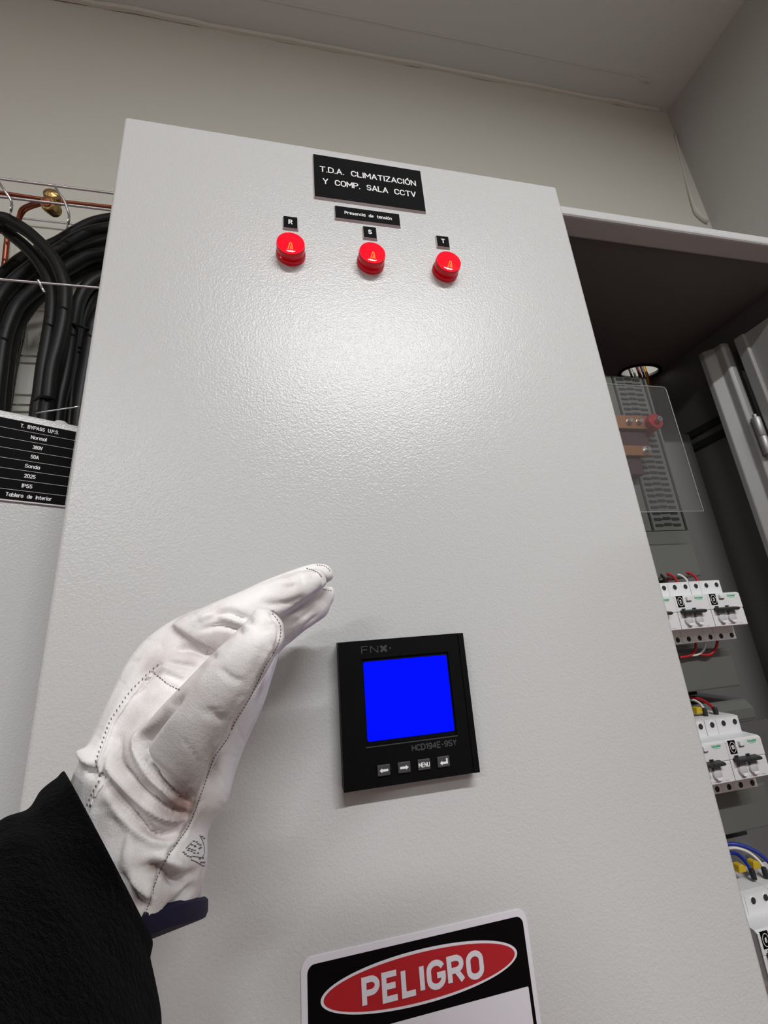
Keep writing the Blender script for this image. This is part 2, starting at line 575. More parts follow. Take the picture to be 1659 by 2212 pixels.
def engraved(name, label, cat, x0, z0, x1, z1, lines, th=.0022, edge=.0011, group=None):
    """two-ply laminate plate: white core with bevelled edge, black face, white engraved lettering"""
    t = thing(name, label, cat, ((x0 + x1) / 2, 0, (z0 + z1) / 2), group)
    mb = MB()
    e = edge
    R0 = [(x0 - e, 0, z0 - e), (x1 + e, 0, z0 - e), (x1 + e, 0, z1 + e), (x0 - e, 0, z1 + e)]
    R1 = [(x0 - e * .6, -th * .35, z0 - e * .6), (x1 + e * .6, -th * .35, z0 - e * .6), (x1 + e * .6, -th * .35, z1 + e * .6), (x0 - e * .6, -th * .35, z1 + e * .6)]
    R2 = [(x0, -th, z0), (x1, -th, z0), (x1, -th, z1), (x0, -th, z1)]
    mb.rings([R0, R1, R2])
    mb.build('plate', M['lam_white'], t)
    mb = MB()
    mb.box((x0, -th - .0003, z0), (x1, -th + .0004, z1))
    mb.build('face', M['lam_black'], t)
    mb = MB()
    for s, cx, cz, wd, ht, bold in lines:
        mb.text(s, cx, cz, -th - .0003, width=wd, height=ht, t=bold)
    mb.build('lettering', M['letter'], t)
    return t


engraved('nameplate', 'large black plate lettered T.D.A. climatización near top of the closed door', 'sign',
         .0225, 1.8972, .1442, 1.9592,
         [('T.D.A.  CLIMATIZACIÓN', .0828, 1.9378, .1080, .0085, .145), ('Y  COMP.  SALA  CCTV', .0833, 1.9202, .1035, .0085, .145)])
engraved('nameplate', 'narrow black plate reading Presencia de tensión above the middle red lamp', 'sign',
         .0433, 1.8710, .1128, 1.8872, [('Presencia  de  tensión', .0785, 1.8790, .0510, .0045, .155)])
for ch, x in (('R', -.0027), ('S', .0787), ('T', .1595)):
    engraved('phase_plate', 'small square black plate with white letter %s above the %s red lamp' % (ch, {'R': 'leftmost', 'S': 'middle', 'T': 'rightmost'}[ch]), 'sign',
             x - .0068, 1.8490, x + .0068, 1.8635, [(ch, x, 1.8563, None, .0062, .19)], group='phase letter plates')

# ------------------------------------------------------------------ red pilot lamps
for i, (x, side) in enumerate(((-.0027, 'leftmost, below letter R'), (.0770, 'middle, below letter S'), (.1575, 'rightmost, below letter T'))):
    zc = 1.8165
    t = thing('pilot_lamp', 'round glowing red indicator lamp, %s' % side, 'indicator lamp', (x, 0, zc), 'red pilot lamps in a row')
    c = (x, 0, zc)
    mb = MB()
    mb.lathe(c, (0, -1, 0), [(.0142, 0), (.0142, .0032), (.0136, .0042), (.0126, .0046), (.0126, .0050)], 48)
    mb.build('bezel', M['lamp_side'], t, smooth=True, angle=35)
    mb = MB()
    mb.lathe(c, (0, -1, 0), [(.0118, .0046), (.0118, .0056), (.0134, .0062), (.0136, .0085), (.0135, .0118), (.0129, .0130)], 48)
    mb.build('lens_side', M['lamp_side'], t, smooth=True, angle=35)
    mb = MB()
    mb.lathe(c, (0, -1, 0), [(.0131, .0126), (.0130, .0132)] + [(r_, .0140 - r_ * r_ / (2 * .095)) for r_ in (.0126, .0110, .0090, .0070, .0050, .0030, .0008)], 48)
    mb.build('lens', M['lamp_red'], t, smooth=True, angle=60)
    mb = MB()
    yf = -.0141
    dx = .0006 * i
    mb.tube([(x - .0026, yf, zc - .0092), (x - .0008 + dx, yf, zc - .0012), (x + dx, yf, zc - .0005), (x + .0008 + dx, yf, zc - .0014), (x + .0018, yf, zc - .0090)], .00035, 6)
    mb.tube([(x - .0006, yf, zc - .0088), (x + dx, yf, zc - .0036), (x + .0006, yf, zc - .0086)], .00028, 6)
    mb.build('filament', M['filament'], t, label='orange glowing filament')

# ------------------------------------------------------------------ power meter
t = thing('power_meter', 'square black panel meter with lit blue screen and four keys', 'meter', (.0752, 0, 1.4007))
mb = MB()
x0, x1, z0, z1 = .0272, .1230, 1.3535, 1.4478
sx0, sx1, sz0, sz1 = .0434, .1094, 1.3787, 1.4352
# frame around a recessed window
mb.prism([(x0, z0), (x1, z0), (x1, sz0), (x0, sz0)], -.012, 0)
mb.prism([(x0, sz1), (x1, sz1), (x1, z1), (x0, z1)], -.012, 0)
mb.prism([(x0, sz0), (sx0, sz0), (sx0, sz1), (x0, sz1)], -.012, 0)
mb.prism([(sx1, sz0), (x1, sz0), (x1, sz1), (sx1, sz1)], -.012, 0)
mb.build('housing', M['black'], t)
for xa in (x0, x1 - .0045):
    mb = MB()
    mb.box((xa, -.0128, z0), (xa + .0045, -.0118, z1))
    mb.build('side_rail', M['black'], t, bevel=.0004)
mb = MB()
mb.box((sx0, -.0105, sz0), (sx1, -.004, sz1))
mb.build('window', M['black'], t)
mb = MB()
mb.prism(rrect(.0449, 1.3812, .1082, 1.4330, .0014, 4), -.0109, -.0104)
mb.build('screen', M['screen'], t, label='lit plain blue screen')
mb = MB()
mb.box((sx0 - .0002, -.0123, sz0 - .0009), (sx1 + .0002, -.0119, sz0 - .0003))
mb.build('window_lip', M['key'], t)
mb = MB()
mb.text('FN', .0500, 1.4412, -.012, width=.0125, height=.0054, t=.12, cap='butt')
mb.text('X', .0603, 1.4412, -.012, width=.0062, height=.0058, t=.30, cap='butt')
mb.lathe((.0653, -.012, 1.4411), (0, -1, 0), [(.0006, 0), (.0006, .0002)], 12)
mb.build('logo', M['grey_print'], t)
mb = MB()
mb.text('HCD194E-9SY', .0918, 1.3741, -.012, width=.0332, height=.0042, t=.19, cap='butt')
mb.build('lettering', M['grey_print'], t)
for k, x in enumerate((.0545, .0687, .0828, .0969)):
    mb = MB()
    mb.prism(rrect(x - .0044, 1.3602, x + .0044, 1.3667, .0004, 2), -.0134, -.012)
    key = mb.build('key', M['key'], t, bevel=.0004)
    mb = MB()
    y = -.0134
    z = 1.3634
    if k in (0, 1):
        s = 1 if k == 0 else -1
        poly = [(x - s * .0030, z), (x - s * .0012, z + .0014), (x - s * .0012, z + .0007), (x + s * .0030, z + .0007), (x + s * .0030, z - .0007), (x - s * .0012, z - .0007), (x - s * .0012, z - .0014)]
        mb.prism(poly, y - .0002, y)
    elif k == 2:
        mb.text('MENU', x, z, y, width=.0080, height=.0030, t=.16, cap='butt')
    else:
        poly = [(x - .0028, z - .0006), (x - .0011, z + .0008), (x - .0011, z), (x + .0018, z), (x + .0018, z + .0020), (x + .0029, z + .0020), (x + .0029, z - .0013), (x - .0011, z - .0013), (x - .0011, z - .0020)]
        mb.prism(poly, y - .0002, y)
    mb.build('symbol', M['letter'], key)

# ------------------------------------------------------------------ danger sign
t = thing('danger_sign', 'white bordered sign with PELIGRO in a red oval low on the closed door', 'sign', (.0733, 0, 1.19))
mb = MB()
mb.prism(rrect(-.0020, 1.105, .1480, 1.2660, .0065, 8), -.0007, 0)
mb.build('sheet', M['sign_white'], t)
mb = MB()
mb.prism(rrect(.0018, 1.10801, .1448, 1.2623, .0045, 8), -.0009, -.0006)
mb.build('black_field', M['sign_black'], t)
mb = MB()
mb.prism(rrect(.0042, 1.1104, .1424, 1.2255, .0006, 2), -.0011, -.0008)
mb.build('white_field', M['sign_white'], t)


def ellipse(cx, cz, a, b, n=72):
    return [(cx + a * math.cos(2 * math.pi * k / n), cz + b * math.sin(2 * math.pi * k / n)) for k in range(n)]


mb = MB()
mb.prism(ellipse(.0735, 1.2440, .0642, .0134), -.0011, -.0008)
mb.build('oval_border', M['sign_white'], t)
mb = MB()
mb.prism(ellipse(.0735, 1.2440, .0624, .0119), -.0013, -.0010)
mb.build('oval', M['sign_red'], t, label='red oval')
mb = MB()
mb.text('PELIGRO', .0738, 1.2434, -.0013, width=.0795, height=.0148, t=.205, cap='butt', gap=.29)
mb.build('lettering', M['sign_white'], t)

# ------------------------------------------------------------------ open cabinet on the right
cabo = thing('electrical_cabinet', 'open dark grey distribution cabinet with copper bars and breakers inside', 'cabinet', (0.578, 0.19, 0.95))
HRY = .027
HX, HY, HR = .745, .332, .047
mb = MB()
xa, xb, ya, yb, za, zb = .3275, .825, .05, .37, 1.966, 1.9737
# top sheet with a round cable hole
N = 48
circ = [(HX + HR * math.cos(2 * math.pi * k / N), HY + HRY * math.sin(2 * math.pi * k / N)) for k in range(N)]
sq = []
for cx, cy in circ:
    dx, dy = cx - HX, cy - HY
    k = min(((xb - HX) if dx > 0 else (xa - HX)) / dx if abs(dx) > 1e-9 else 1e9, ((yb - HY) if dy > 0 else (ya - HY)) / dy if abs(dy) > 1e-9 else 1e9)
    sq.append((HX + dx * k, HY + dy * k))
for z in (za, zb):
    ci = [mb.v((p[0], p[1], z)) for p in circ]
    so = [mb.v((p[0], p[1], z)) for p in sq]
    for i in range(N):
        mb.face([ci[i], ci[(i + 1) % N], so[(i + 1) % N], so[i]])
ci0 = [mb.v((p[0], p[1], za)) for p in circ]
ci1 = [mb.v((p[0], p[1], zb)) for p in circ]
for i in range(N):
    mb.face([ci0[i], ci1[i], ci1[(i + 1) % N], ci0[(i + 1) % N]])
# corners left by the radial mesh
for cx_, cy_ in ((xa, ya), (xb, ya), (xb, yb), (xa, yb)):
    ang = math.atan2((cy_ - HY) / HRY, (cx_ - HX) / HR)
    k = int(math.floor(ang / (2 * math.pi / N))) % N
    for z in (za, zb):
        mb.face([mb.v((sq[k][0], sq[k][1], z)), mb.v((cx_, cy_, z)), mb.v((sq[(k + 1) % N][0], sq[(k + 1) % N][1], z))])
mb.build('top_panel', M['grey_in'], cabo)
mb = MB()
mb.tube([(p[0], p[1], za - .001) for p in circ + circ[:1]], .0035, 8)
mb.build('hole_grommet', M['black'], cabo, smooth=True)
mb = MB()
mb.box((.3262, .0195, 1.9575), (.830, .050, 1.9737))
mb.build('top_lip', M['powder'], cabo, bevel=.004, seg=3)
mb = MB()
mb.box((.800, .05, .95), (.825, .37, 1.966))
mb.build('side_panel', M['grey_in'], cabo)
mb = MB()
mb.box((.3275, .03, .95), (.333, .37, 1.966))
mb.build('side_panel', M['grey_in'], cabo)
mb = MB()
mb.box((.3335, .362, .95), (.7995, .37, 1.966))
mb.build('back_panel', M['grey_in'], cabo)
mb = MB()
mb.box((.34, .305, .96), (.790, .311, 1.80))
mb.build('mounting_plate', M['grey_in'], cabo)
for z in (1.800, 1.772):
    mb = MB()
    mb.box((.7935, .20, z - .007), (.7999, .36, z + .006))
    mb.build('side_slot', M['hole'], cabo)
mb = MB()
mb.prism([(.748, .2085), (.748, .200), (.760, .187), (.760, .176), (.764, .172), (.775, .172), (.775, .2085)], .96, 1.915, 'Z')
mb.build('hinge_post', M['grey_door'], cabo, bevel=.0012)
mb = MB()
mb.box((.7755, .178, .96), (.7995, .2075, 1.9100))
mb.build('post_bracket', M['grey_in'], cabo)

# inner door standing open on the post
idoor = thing('inner_door', 'grey steel inner door swung open on hinges at right edge of open cabinet', 'cabinet door', (.78, -.06, .96))
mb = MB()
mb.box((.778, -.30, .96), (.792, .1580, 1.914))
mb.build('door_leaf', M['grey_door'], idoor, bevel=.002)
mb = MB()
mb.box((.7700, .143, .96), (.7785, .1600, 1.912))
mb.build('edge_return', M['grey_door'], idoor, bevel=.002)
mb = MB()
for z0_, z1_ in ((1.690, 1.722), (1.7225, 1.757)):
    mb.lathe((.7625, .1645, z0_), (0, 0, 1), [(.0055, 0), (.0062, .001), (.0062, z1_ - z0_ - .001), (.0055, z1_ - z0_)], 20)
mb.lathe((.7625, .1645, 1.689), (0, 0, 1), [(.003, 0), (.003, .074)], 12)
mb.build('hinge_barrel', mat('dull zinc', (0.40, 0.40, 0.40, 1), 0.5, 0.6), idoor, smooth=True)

# ------------------------------------------------------------------ slotted duct, lids, clear cover
duct = thing('slotted_duct', 'grey slotted wiring duct standing behind the clear cover', 'cable duct', (.555, .25, 1.574))
YD = .2
mb = MB()
mb.box((.470, YD, 1.574), (.6035, .304, 1.85))
mb.build('duct_body', M['grey_plate'], duct)
for xa_, xb_ in ((.5950, .5985), (.5330, .5365)):
    mb = MB()
    mb.box((xa_, YD - .0012, 1.575), (xb_, YD + .0005, 1.849))
    mb.build('groove', M['hole'], duct)
mb = MB()
for k in range(28):
    z = 1.580 + k * .0097
    for c in range(3):
        xa_ = .5425 + c * .0165
        zz = z + (.0012 if c == 1 else 0)
        mb.prism([(xa_, zz), (xa_ + .0125, zz), (xa_ + .0135, zz + .0015), (xa_ + .0135, zz + .0032), (xa_ + .0125, zz + .0045), (xa_, zz + .0045), (xa_ - .0008, zz + .003), (xa_ - .0008, zz + .0012)], YD - .0006, YD + .001)
        if c < 2:
            mb.prism([(xa_ + .0130, zz + .0016), (xa_ + .0160, zz + .0016), (xa_ + .0160, zz + .0030), (xa_ + .0130, zz + .0030)], YD - .0005, YD + .001)
tag(mb.build('duct_slot', M['hole'], duct), kind='stuff')


def lid(label, x0, x1, z0, z1, yf, name='wiring_duct', m='grey_plate', bev=.002):
    mb = MB()
    mb.box((x0, yf, z0), (x1, .3045, z1))
    o = mb.build(name, M[m], None, bevel=bev)
    return tag(o, label, 'cable duct')


lid('flat grey duct lid between slotted duct and breaker numbered 2', .40, .6020, 1.502, 1.5735, .2)
lid('flat grey duct lid below the breakers numbered 2 and 3', .40, .6130, 1.345, 1.3965, .2)
lid('flat grey duct lid below the breaker numbered 10', .40, .6040, 1.178, 1.2260, .2)
tr = thing('trunking', 'sloped grey trunking block behind the breaker numbered 10', 'cable duct', (.60, .26, 1.287))
mb = MB()
mb.prism([(.215, 1.297), (.215, 1.312), (.224, 1.3235), (.3045, 1.3235), (.3045, 1.297)], .40, .642, 'X')
mb.build('trunking_body', M['grey_plate'], tr, bevel=.003)
for z, nm in ((1.451, 'behind breakers 2 and 3'), (1.278, 'behind breaker 10'), (1.092, 'behind the lowest breaker')):
    mb = MB()
    mb.box((.38, .2165, z - .0175), (.66, .2185, z + .0175))
    mb.box((.38, .2185, z - .0125), (.66, .2235, z - .0110))
    mb.box((.38, .2185, z + .0110), (.66, .2235, z + .0125))
    mb.box((.38, .2235, z - .0125), (.66, .2255, z + .0125))
    for xx in (.40, .655):
        mb.box((xx - .004, .2255, z - .004), (xx + .004, .3048, z + .004))
    tag(mb.build('mounting_rail', M['zinc'], None), 'zinc mounting rail running ' + nm, 'rail', 'mounting rails')
# solid dark boxes that stand in for shaded openings above the rows
for x0_, x1_, z0_, z1_, lb in ((.40, .600, 1.4965, 1.5010, 'thin dark opening under the upper duct lid'), (.40, .5990, 1.3285, 1.3440, 'dark slot opening above the trunking block'), (.40, .62, 1.142, 1.177, 'wide dark opening above the blue wires')):
    mb = MB()
    mb.box((x0_, .262, z0_), (x1_, .3048, z1_))
    tag(mb.build('duct_opening', M['hole'], None), lb, 'opening')

cov = thing('clear_cover', 'clear plastic protective sheet standing in front of copper bars', 'cover', (.49, .15, 1.59))
mb = MB()
CX0, CX1, CZ0_, CZ1 = .3345, .581, 1.590, 1.7985
cp = [(CX0, CZ0_), (CX1, CZ0_), (CX1, CZ1 - .006)] + [(CX1 - .006 + .006 * math.cos(math.radians(a_)), CZ1 - .006 + .006 * math.sin(math.radians(a_))) for a_ in (30, 60, 90)] + [(CX0, CZ1)]
mb.prism(cp, .1500, .1530)
mb.build('sheet', M['clear'], cov)
mb = MB()
mb.tube([(p[0], .1515, p[1]) for p in cp[:2]] + [(p[0], .1515, p[1]) for p in cp[2:]], .0006, 6)
mb.build('edge', M['rim'], cov, label='pale edge of the clear sheet')

# ------------------------------------------------------------------ busbars
for z0_, z1_, xr, nm, side in ((1.737, 1.7610, .562, 'upper copper busbar bolted beside the red insulator', 1), (1.690, 1.7075, .549, 'lower copper busbar ending in one round bolt', 0)):
    b = thing('busbar', nm, 'busbar', (.45, .18, z0_), 'copper busbars')
    mb = MB()
    mb.box((.34, .178, z0_), (xr, .1865, z1_))
    mb.build('bar', M['copper_bar'], b, bevel=.0008)
    for xx in ((.522, .540) if side else (.540,)):
        zz = (z0_ + z1_) / 2
        mb = MB()
        mb.lathe((xx, .178, zz), (0, -1, 0), [(.0075 if not side else .0052, 0), (.0075 if not side else .0052, .0012), (.0045, .0014), (.0045, .005), (.0035, .0062)], 12)
        mb.build('bolt', M['steel'], b, smooth=True, angle=30)
for z0_, z1_, xr, nm in ((1.7085, 1.7365, .556, 'dark red insulating block between the two copper busbars'), (1.660, 1.6895, .532, 'dark red insulating block under the lower busbar')):
    mb = MB()
    mb.box((.34, .184, z0_), (xr, .1995, z1_))
    tag(mb.build('insulating_block', mat('dark red resin', (0.06, 0.02, 0.026, 1), 0.5), None, bevel=.002), nm, 'insulator', 'insulating blocks')
ins = thing('standoff_insulator', 'red conical insulator with steel bolt on the end of upper copper bar', 'insulator', (.560, .199, 1.744))
mb = MB()
mb.lathe((.5645, .1995, 1.7470), (0, -1, 0), [(.0150, 0), (.0155, .012), (.0140, .0125), (.0130, .030), (.0120, .031), (.0050, .031)], 28)
mb.build('insulator_body', M['red_ins'], ins, smooth=True, angle=35)
mb = MB()
mb.lathe((.5645, .1700, 1.7470), (0, -1, 0), [(.0052, 0), (.0052, .0080), (.0046, .0092), (.0022, .0092), (.0022, .006)], 6)
mb.build('bolt', M['steel'], ins)

# ------------------------------------------------------------------ breakers
BW = .0538


def breaker(label, xr, zc, num):
    """three-module breaker; xr right edge, zc centre height"""
    xc = xr - BW / 2
    t = thing('circuit_breaker', label, 'circuit breaker', (xc, .216, zc), 'white circuit breakers')
    YT, YN = .172, .150
    a_, b_ = xr - BW, xr - .0002
    mb = MB()
    prof = [(.216, -.041), (.216, .041), (.178, .0415), (YT, .0405), (YT, .0222), (YN + .003, .0215), (YN, .0195), (YN, .0010), (YN + .0010, .0006), (YN + .0010, -.0006), (YN + .0005, -.0010), (YN + .0005, -.0215), (YN + .002, -.0225), (YT, -.0225), (YT, -.0405), (.178, -.0412)]
    mb.prism([(p[0], p[1] + zc) for p in prof], a_ + .0001, b_, 'X')
    mb.build('housing', M['breaker'], t)
    for lo, hi in (((a_ + .0175, YT - .0002, zc - .0405), (a_ + .0179, YT + .001, zc - .0226)), ((a_ + .0175, YT - .0002, zc + .0223), (a_ + .0179, YT + .001, zc + .0404)),
                   ((a_, YT - .0002, zc + .0223), (a_ + .0004, YT + .001, zc + .0404)), ((a_, YN + .0002, zc - .0215), (a_ + .0004, YN + .002, zc + .0195))):
        mb = MB()
        mb.box(lo, hi)
        mb.build('joint_line', M['faint'], t)
    for dx in (.0072, .0252, .0431):
        for dz in (.0340, -.0355):
            mb = MB()
            c = (xr - dx, YT, zc + dz)
            mb.lathe(c, (0, -1, 0), [(.0034, -.0002), (.0034, .0004), (.0042, .0005), (.0047, 0)], 20)
            h = mb.build('terminal_collar', M['breaker'], t, smooth=True)
            mb = MB()
            mb.lathe(c, (0, -1, 0), [(.0034, -.001), (.0034, .0003)], 20)
            mb.build('terminal_hole', M['hole'], h)
    # number tag
    tx, tz = xr - .0455, zc + .0135
    mb = MB()
    mb.box((tx - .0050, YN - .0006, tz - .0072), (tx + .0050, YN + .0005, tz + .0072))
    tg = mb.build('number_tag', M['lam_black'], t, label='black number tag')
    mb = MB()
    mb.ribbon([(tx + .0040 * math.cos(2 * math.pi * k / 24), tz + .0056 * math.sin(2 * math.pi * k / 24)) for k in range(24)] + [(tx + .0040, tz)], .0006, 'butt', YN - .0006, .0001)
    mb.build('ring', M['letter'], tg)
    mb = MB()
    mb.text(num, tx, tz, YN - .0006, height=.0046, t=.2, depth=.0001, width=.0042 if len(num) > 1 else None)
    mb.build('digit', M['letter'], tg)
    # test button
    bx, bz = xr - .0320, zc + .0165
    mb = MB()
    mb.prism(rrect(bx - .0040, bz - .0026, bx + .0040, bz + .0024, .001, 3), YN - .0030, YN + .0005)
    mb.build('test_button', M['breaker'], t, bevel=.0006)
    mb = MB()
    mb.box((bx - .0036, YN - .0010, bz - .0036), (bx + .0036, YN + .0005, bz - .0027))
    mb.build('button_recess', M['key'], t)
    mb = MB()
    mb.text('Schneider', xr - .0145, zc + .0172, YN, width=.0140, height=.0030, t=.2, depth=.0001)
    mb.ribbon([(xr - .0185, zc + .0146), (xr - .0095, zc + .0146)], .0005, 'butt', YN, .0001)
    mb.build('lettering', M['green'], t)
    mb = MB()
    mb.text('C16', xr - .0410, zc - .0195, YN + .0005, width=.0062, height=.0020, t=.18, depth=.0001)
    for k in range(3):
        mb.ribbon([(xr - .032 + k * .009, zc - .0195), (xr - .026 + k * .009, zc - .0195)], .0006, 'butt', YN + .0005, .0001)
    mb.build('rating_print', M['faint'], t)
    # toggle across two poles
    for q in range(2):
        mb = MB()
        xx = xr - .0490 + q * .0172
        mb.prism([(YN + .002, -.0022 + zc), (YN + .002, .0028 + zc), (YN - .0060, .0018 + zc), (YN - .0080, .0010 + zc), (YN - .0080, -.0012 + zc), (YN - .0050, -.0026 + zc)], xx, xx + .0170, 'X')
        mb.build('toggle_handle', M['toggle'], t, bevel=.0008)
    for q in range(2):
        cx_, cz_ = xr - .0400 + q * .0162, zc - .0118
        mb = MB()
        mb.lathe((cx_, YN + .0005, cz_), (0, -1, 0), [(.0066, -.0004), (.0066, .0006), (.0058, .0022), (.0040, .0030), (.0005, .0032)], 24)
        wn = mb.build('lens_dome', M['window'], t, smooth=True, angle=30)
        mb = MB()
        mb.prism([(cx_ - .0042, cz_ - .0030), (cx_ - .0026, cz_ - .0058), (cx_ + .0026, cz_ - .0058), (cx_ + .0042, cz_ - .0030)], YN - .0030, YN)
        mb.build('contact_flag', M['letter'], wn, bevel=.0004)
        mb = MB()
        mb.prism([(cx_ - .0052, cz_ + .0050), (cx_ + .0052, cz_ + .0050), (cx_ + .0046, cz_ + .0094), (cx_ - .0046, cz_ + .0094)], YN - .0026, YN + .001)
        mb.build('toggle_root', M['grey_in'], wn)
    for dx in (.0440, .0270):
        mb = MB()
        mb.box((xr - dx - .0026, YN - .0012, zc + .0030), (xr - dx + .0026, YN + .0005, zc + .0044))
        mb.build('clip_slot', M['toggle'], t)
    return t


R1, R2, R3 = 1.4510, 1.2758, 1.0930
breaker('white breaker with tag 3, right end of the upper row', .5960, R1, '3')
breaker('white breaker with tag 2, left of the one tagged 3', .5421, R1, '2')
breaker('white breaker mostly hidden by the door, left of tag 2', .4882, R1, '1')
breaker('white breaker with tag 10, right end of the middle row', .5600, R2, '10')
breaker('white breaker half hidden by the door, left of tag 10', .5061, R2, '9')
breaker('white breaker at bottom right corner with tag 6, under blue wires', .5330, R3, '6')
breaker('white breaker cut by the right picture edge beside tag 6', .5869, R3, '7')


def wire(label, pts, m, r=.0017, cat='wire', group=None, name='wire', n=6):
    mb = MB()
    mb.tube(spline(pts, n), r, 8)
    o = mb.build(name, M[m], None, smooth=True, angle=0)
    return tag(o, label, cat, group)


def pp(lst, y0, y1):
    """pixels of a run whose depth goes evenly from y0 to y1"""
    n = len(lst)
    return [P(q[0], q[1], Y=y0 + (y1 - y0) * i / (n - 1)) for i, q in enumerate(lst)]


G1 = 'wires entering the upper breaker row'
wire('red wire entering the left terminal of breaker 2', pp([(1408, 1244), (1425, 1239), (1440, 1239), (1455, 1246), (1467, 1262)], .215, .186), 'wire_red', group=G1)
wire('red wire entering the breaker tagged 3', pp([(1440, 1256), (1460, 1240), (1482, 1236), (1498, 1243), (1509, 1258)], .215, .186), 'wire_red', group=G1)
wire('white wire entering between breakers 2 and 3', pp([(1425, 1252), (1445, 1243), (1465, 1241), (1480, 1249), (1488, 1262)], .215, .186), 'wire_white', .0014, group=G1)
wire('black wire over the leftmost upper breaker', pp([(1412, 1240), (1424, 1240), (1434, 1248), (1442, 1264)], .212, .186), 'wire_black', group=G1)
G2 = 'wires looping out below the upper row'
wire('dark red wire looping under breaker 2', pp([(1503, 1388), (1502, 1404), (1490, 1416), (1468, 1420)], .190, .193), 'wire_red', group=G2)
wire('white wire looping under the gap of breakers 2 and 3', pp([(1524, 1388), (1520, 1404), (1507, 1414), (1490, 1416)], .190, .193), 'wire_white', .0014, group=G2)
wire('dark red wire looping under breaker 3', pp([(1550, 1384), (1546, 1400), (1533, 1414), (1512, 1414)], .190, .193), 'wire_red', group=G2)
G3 = 'wires entering the middle breaker row'
wire('red wire arching into the breaker tagged 10', pp([(1478, 1508), (1500, 1507), (1520, 1514), (1537, 1526), (1546, 1542)], .225, .186), 'wire_red', .0019, group=G3)
wire('white wire arching beside the red one above breaker 10', pp([(1478, 1512), (1497, 1512), (1512, 1520), (1520, 1532), (1524, 1544)], .225, .186), 'wire_white', group=G3)
G4 = 'wires entering the lowest breaker row'
wire('upper blue wire arching to the right above lowest breakers', pp([(1568, 1823), (1592, 1824), (1620, 1833), (1645, 1848), (1668, 1872), (1678, 1895)], .215, .186), 'wire_blue', .0022, group=G4)
wire('white wire arching between the two blue wires', pp([(1568, 1833), (1590, 1832), (1615, 1840), (1636, 1856), (1648, 1872), (1654, 1890)], .215, .186), 'wire_white', group=G4)
wire('lower blue wire ending in the breaker tagged 6', pp([(1570, 1842), (1590, 1844), (1605, 1855), (1618, 1872), (1627, 1896)], .215, .186), 'wire_blue', .0022, group=G4)
for nm, q, dy in (('yellow clip above the breaker tagged 6', (1599, 1874), .19), ('yellow clip right of the lower blue wire', (1630, 1866), .19), ('yellow clip beside the white wire above breaker 10', (1508, 1534), .19)):
    c = P(q[0], q[1], Y=dy)
    mb = MB()
    mb.prism([(c[0] - .006, c[2] - .004), (c[0] + .005, c[2] - .004), (c[0] + .006, c[2] + .001), (c[0] + .002, c[2] + .004), (c[0] - .004, c[2] + .0035)], dy - .003, dy + .006)
    tag(mb.build('yellow_clip', M['yellow'], None, bevel=.001), nm, 'clip', 'yellow clips')
for nm, q in (('grey sleeve on the lower blue wire end', (1627, 1890)), ('grey sleeve on the white wire end by blue wires', (1653, 1886)), ('grey sleeve on the white wire end above breaker 10', (1523, 1540)), ('grey sleeve on the red wire end above breaker 10', (1546, 1538))):
    c = P(q[0], q[1], Y=.1865)
    mb = MB()
    mb.lathe((c[0], c[1], c[2] - .004), (0, 0, 1), [(.0030, 0), (.0030, .008), (.0022, .010)], 12)
    tag(mb.build('wire_ferrule', M['toggle'], None, smooth=True), nm, 'ferrule', 'wire end sleeves')
# cables through the hole in the cabinet top
for i, (x, y, m, nm) in enumerate(((.692, .338, 'wire_black', 'black wire left of the bunch'), (.698, .335, 'wire_white', 'thin white wire in the bunch'), (.704, .330, 'wire_black', 'black wire in the middle of the bunch'), (.712, .334, 'wire_red', 'dark red wire in the bunch'), (.718, .332, 'wire_black', 'black wire right of the red one'), (.723, .330, 'yellow', 'yellow wire right in the bunch'), (.728, .332, 'wire_red', 'red wire at right end of the bunch'))):
    wire(nm + ' rising through the cabinet top hole', [(x + .02, y + .005, 1.72), (x + .006, y, 1.85), (x + .030, y - .002, 1.93), (x + .032, y, 1.99), (x + .045, y + .03, 2.12), (x + .0, y + .045, 2.3)], m, .0022, group='wires through the cabinet top')

# ------------------------------------------------------------------ bypass cabinet on the left
U0 = np.array([-.219, .1, 0.0])
TH = math.radians(28)
ud, nd = np.array([math.cos(TH), math.sin(TH), 0]), np.array([-math.sin(TH), math.cos(TH), 0])


def onU(p):
    """local frame of the ajar door: x along the door, y into the room wall, z up"""
    return U0 + ud * p[0] + nd * p[1] + np.array([0, 0, p[2]])


by = thing('bypass_cabinet', 'small grey wall cabinet at left with ajar door and rating plate', 'cabinet', (-.30, .25, 1.0))
mb = MB()
mb.box((-.52, .175, 1.0), (-.175, .37, 1.655))
mb.build('body', M['powder_flat'], by, bevel=.004)
mb = MB()
mb.xf = onU
mb.prism(rrect(-.36, 1.02, .034, 1.6775, .003, 4), .0006, .018)
mb.build('door', M['powder'], by, bevel=.003, seg=3, smooth=True, label='textured pale grey door')
mb = MB()
mb.xf = onU
mb.lathe((-.011, .010, 1.676), (0, 0, 1), [(.0065, 0), (.0065, .003), (.005, .005), (.001, .0058)], 16)
mb.build('hinge_pin', M['powder'], by, smooth=True)
rp = thing('rating_plate', 'black eight-row plate headed T. BYPASS U.P.S. on the left cabinet', 'sign', tuple(onU((-.027, 0, 1.63))))
mb = MB()
mb.xf = onU
ZT, RH = 1.6690, .00978
mb.box((-.0558, -.0014, ZT - 8 * RH - .0010), (.0022, .0006, ZT + .0003))
mb.build('plate', M['lam_white'], rp)
mb = MB()
mb.xf = onU
for k in range(8):
    mb.box((-.0553, -.0017, ZT - (k + 1) * RH + .0004), (.0018, -.0013, ZT - k * RH - .0002))
mb.build('row_fields', M['lam_black'], rp)
mb = MB()
mb.xf = onU
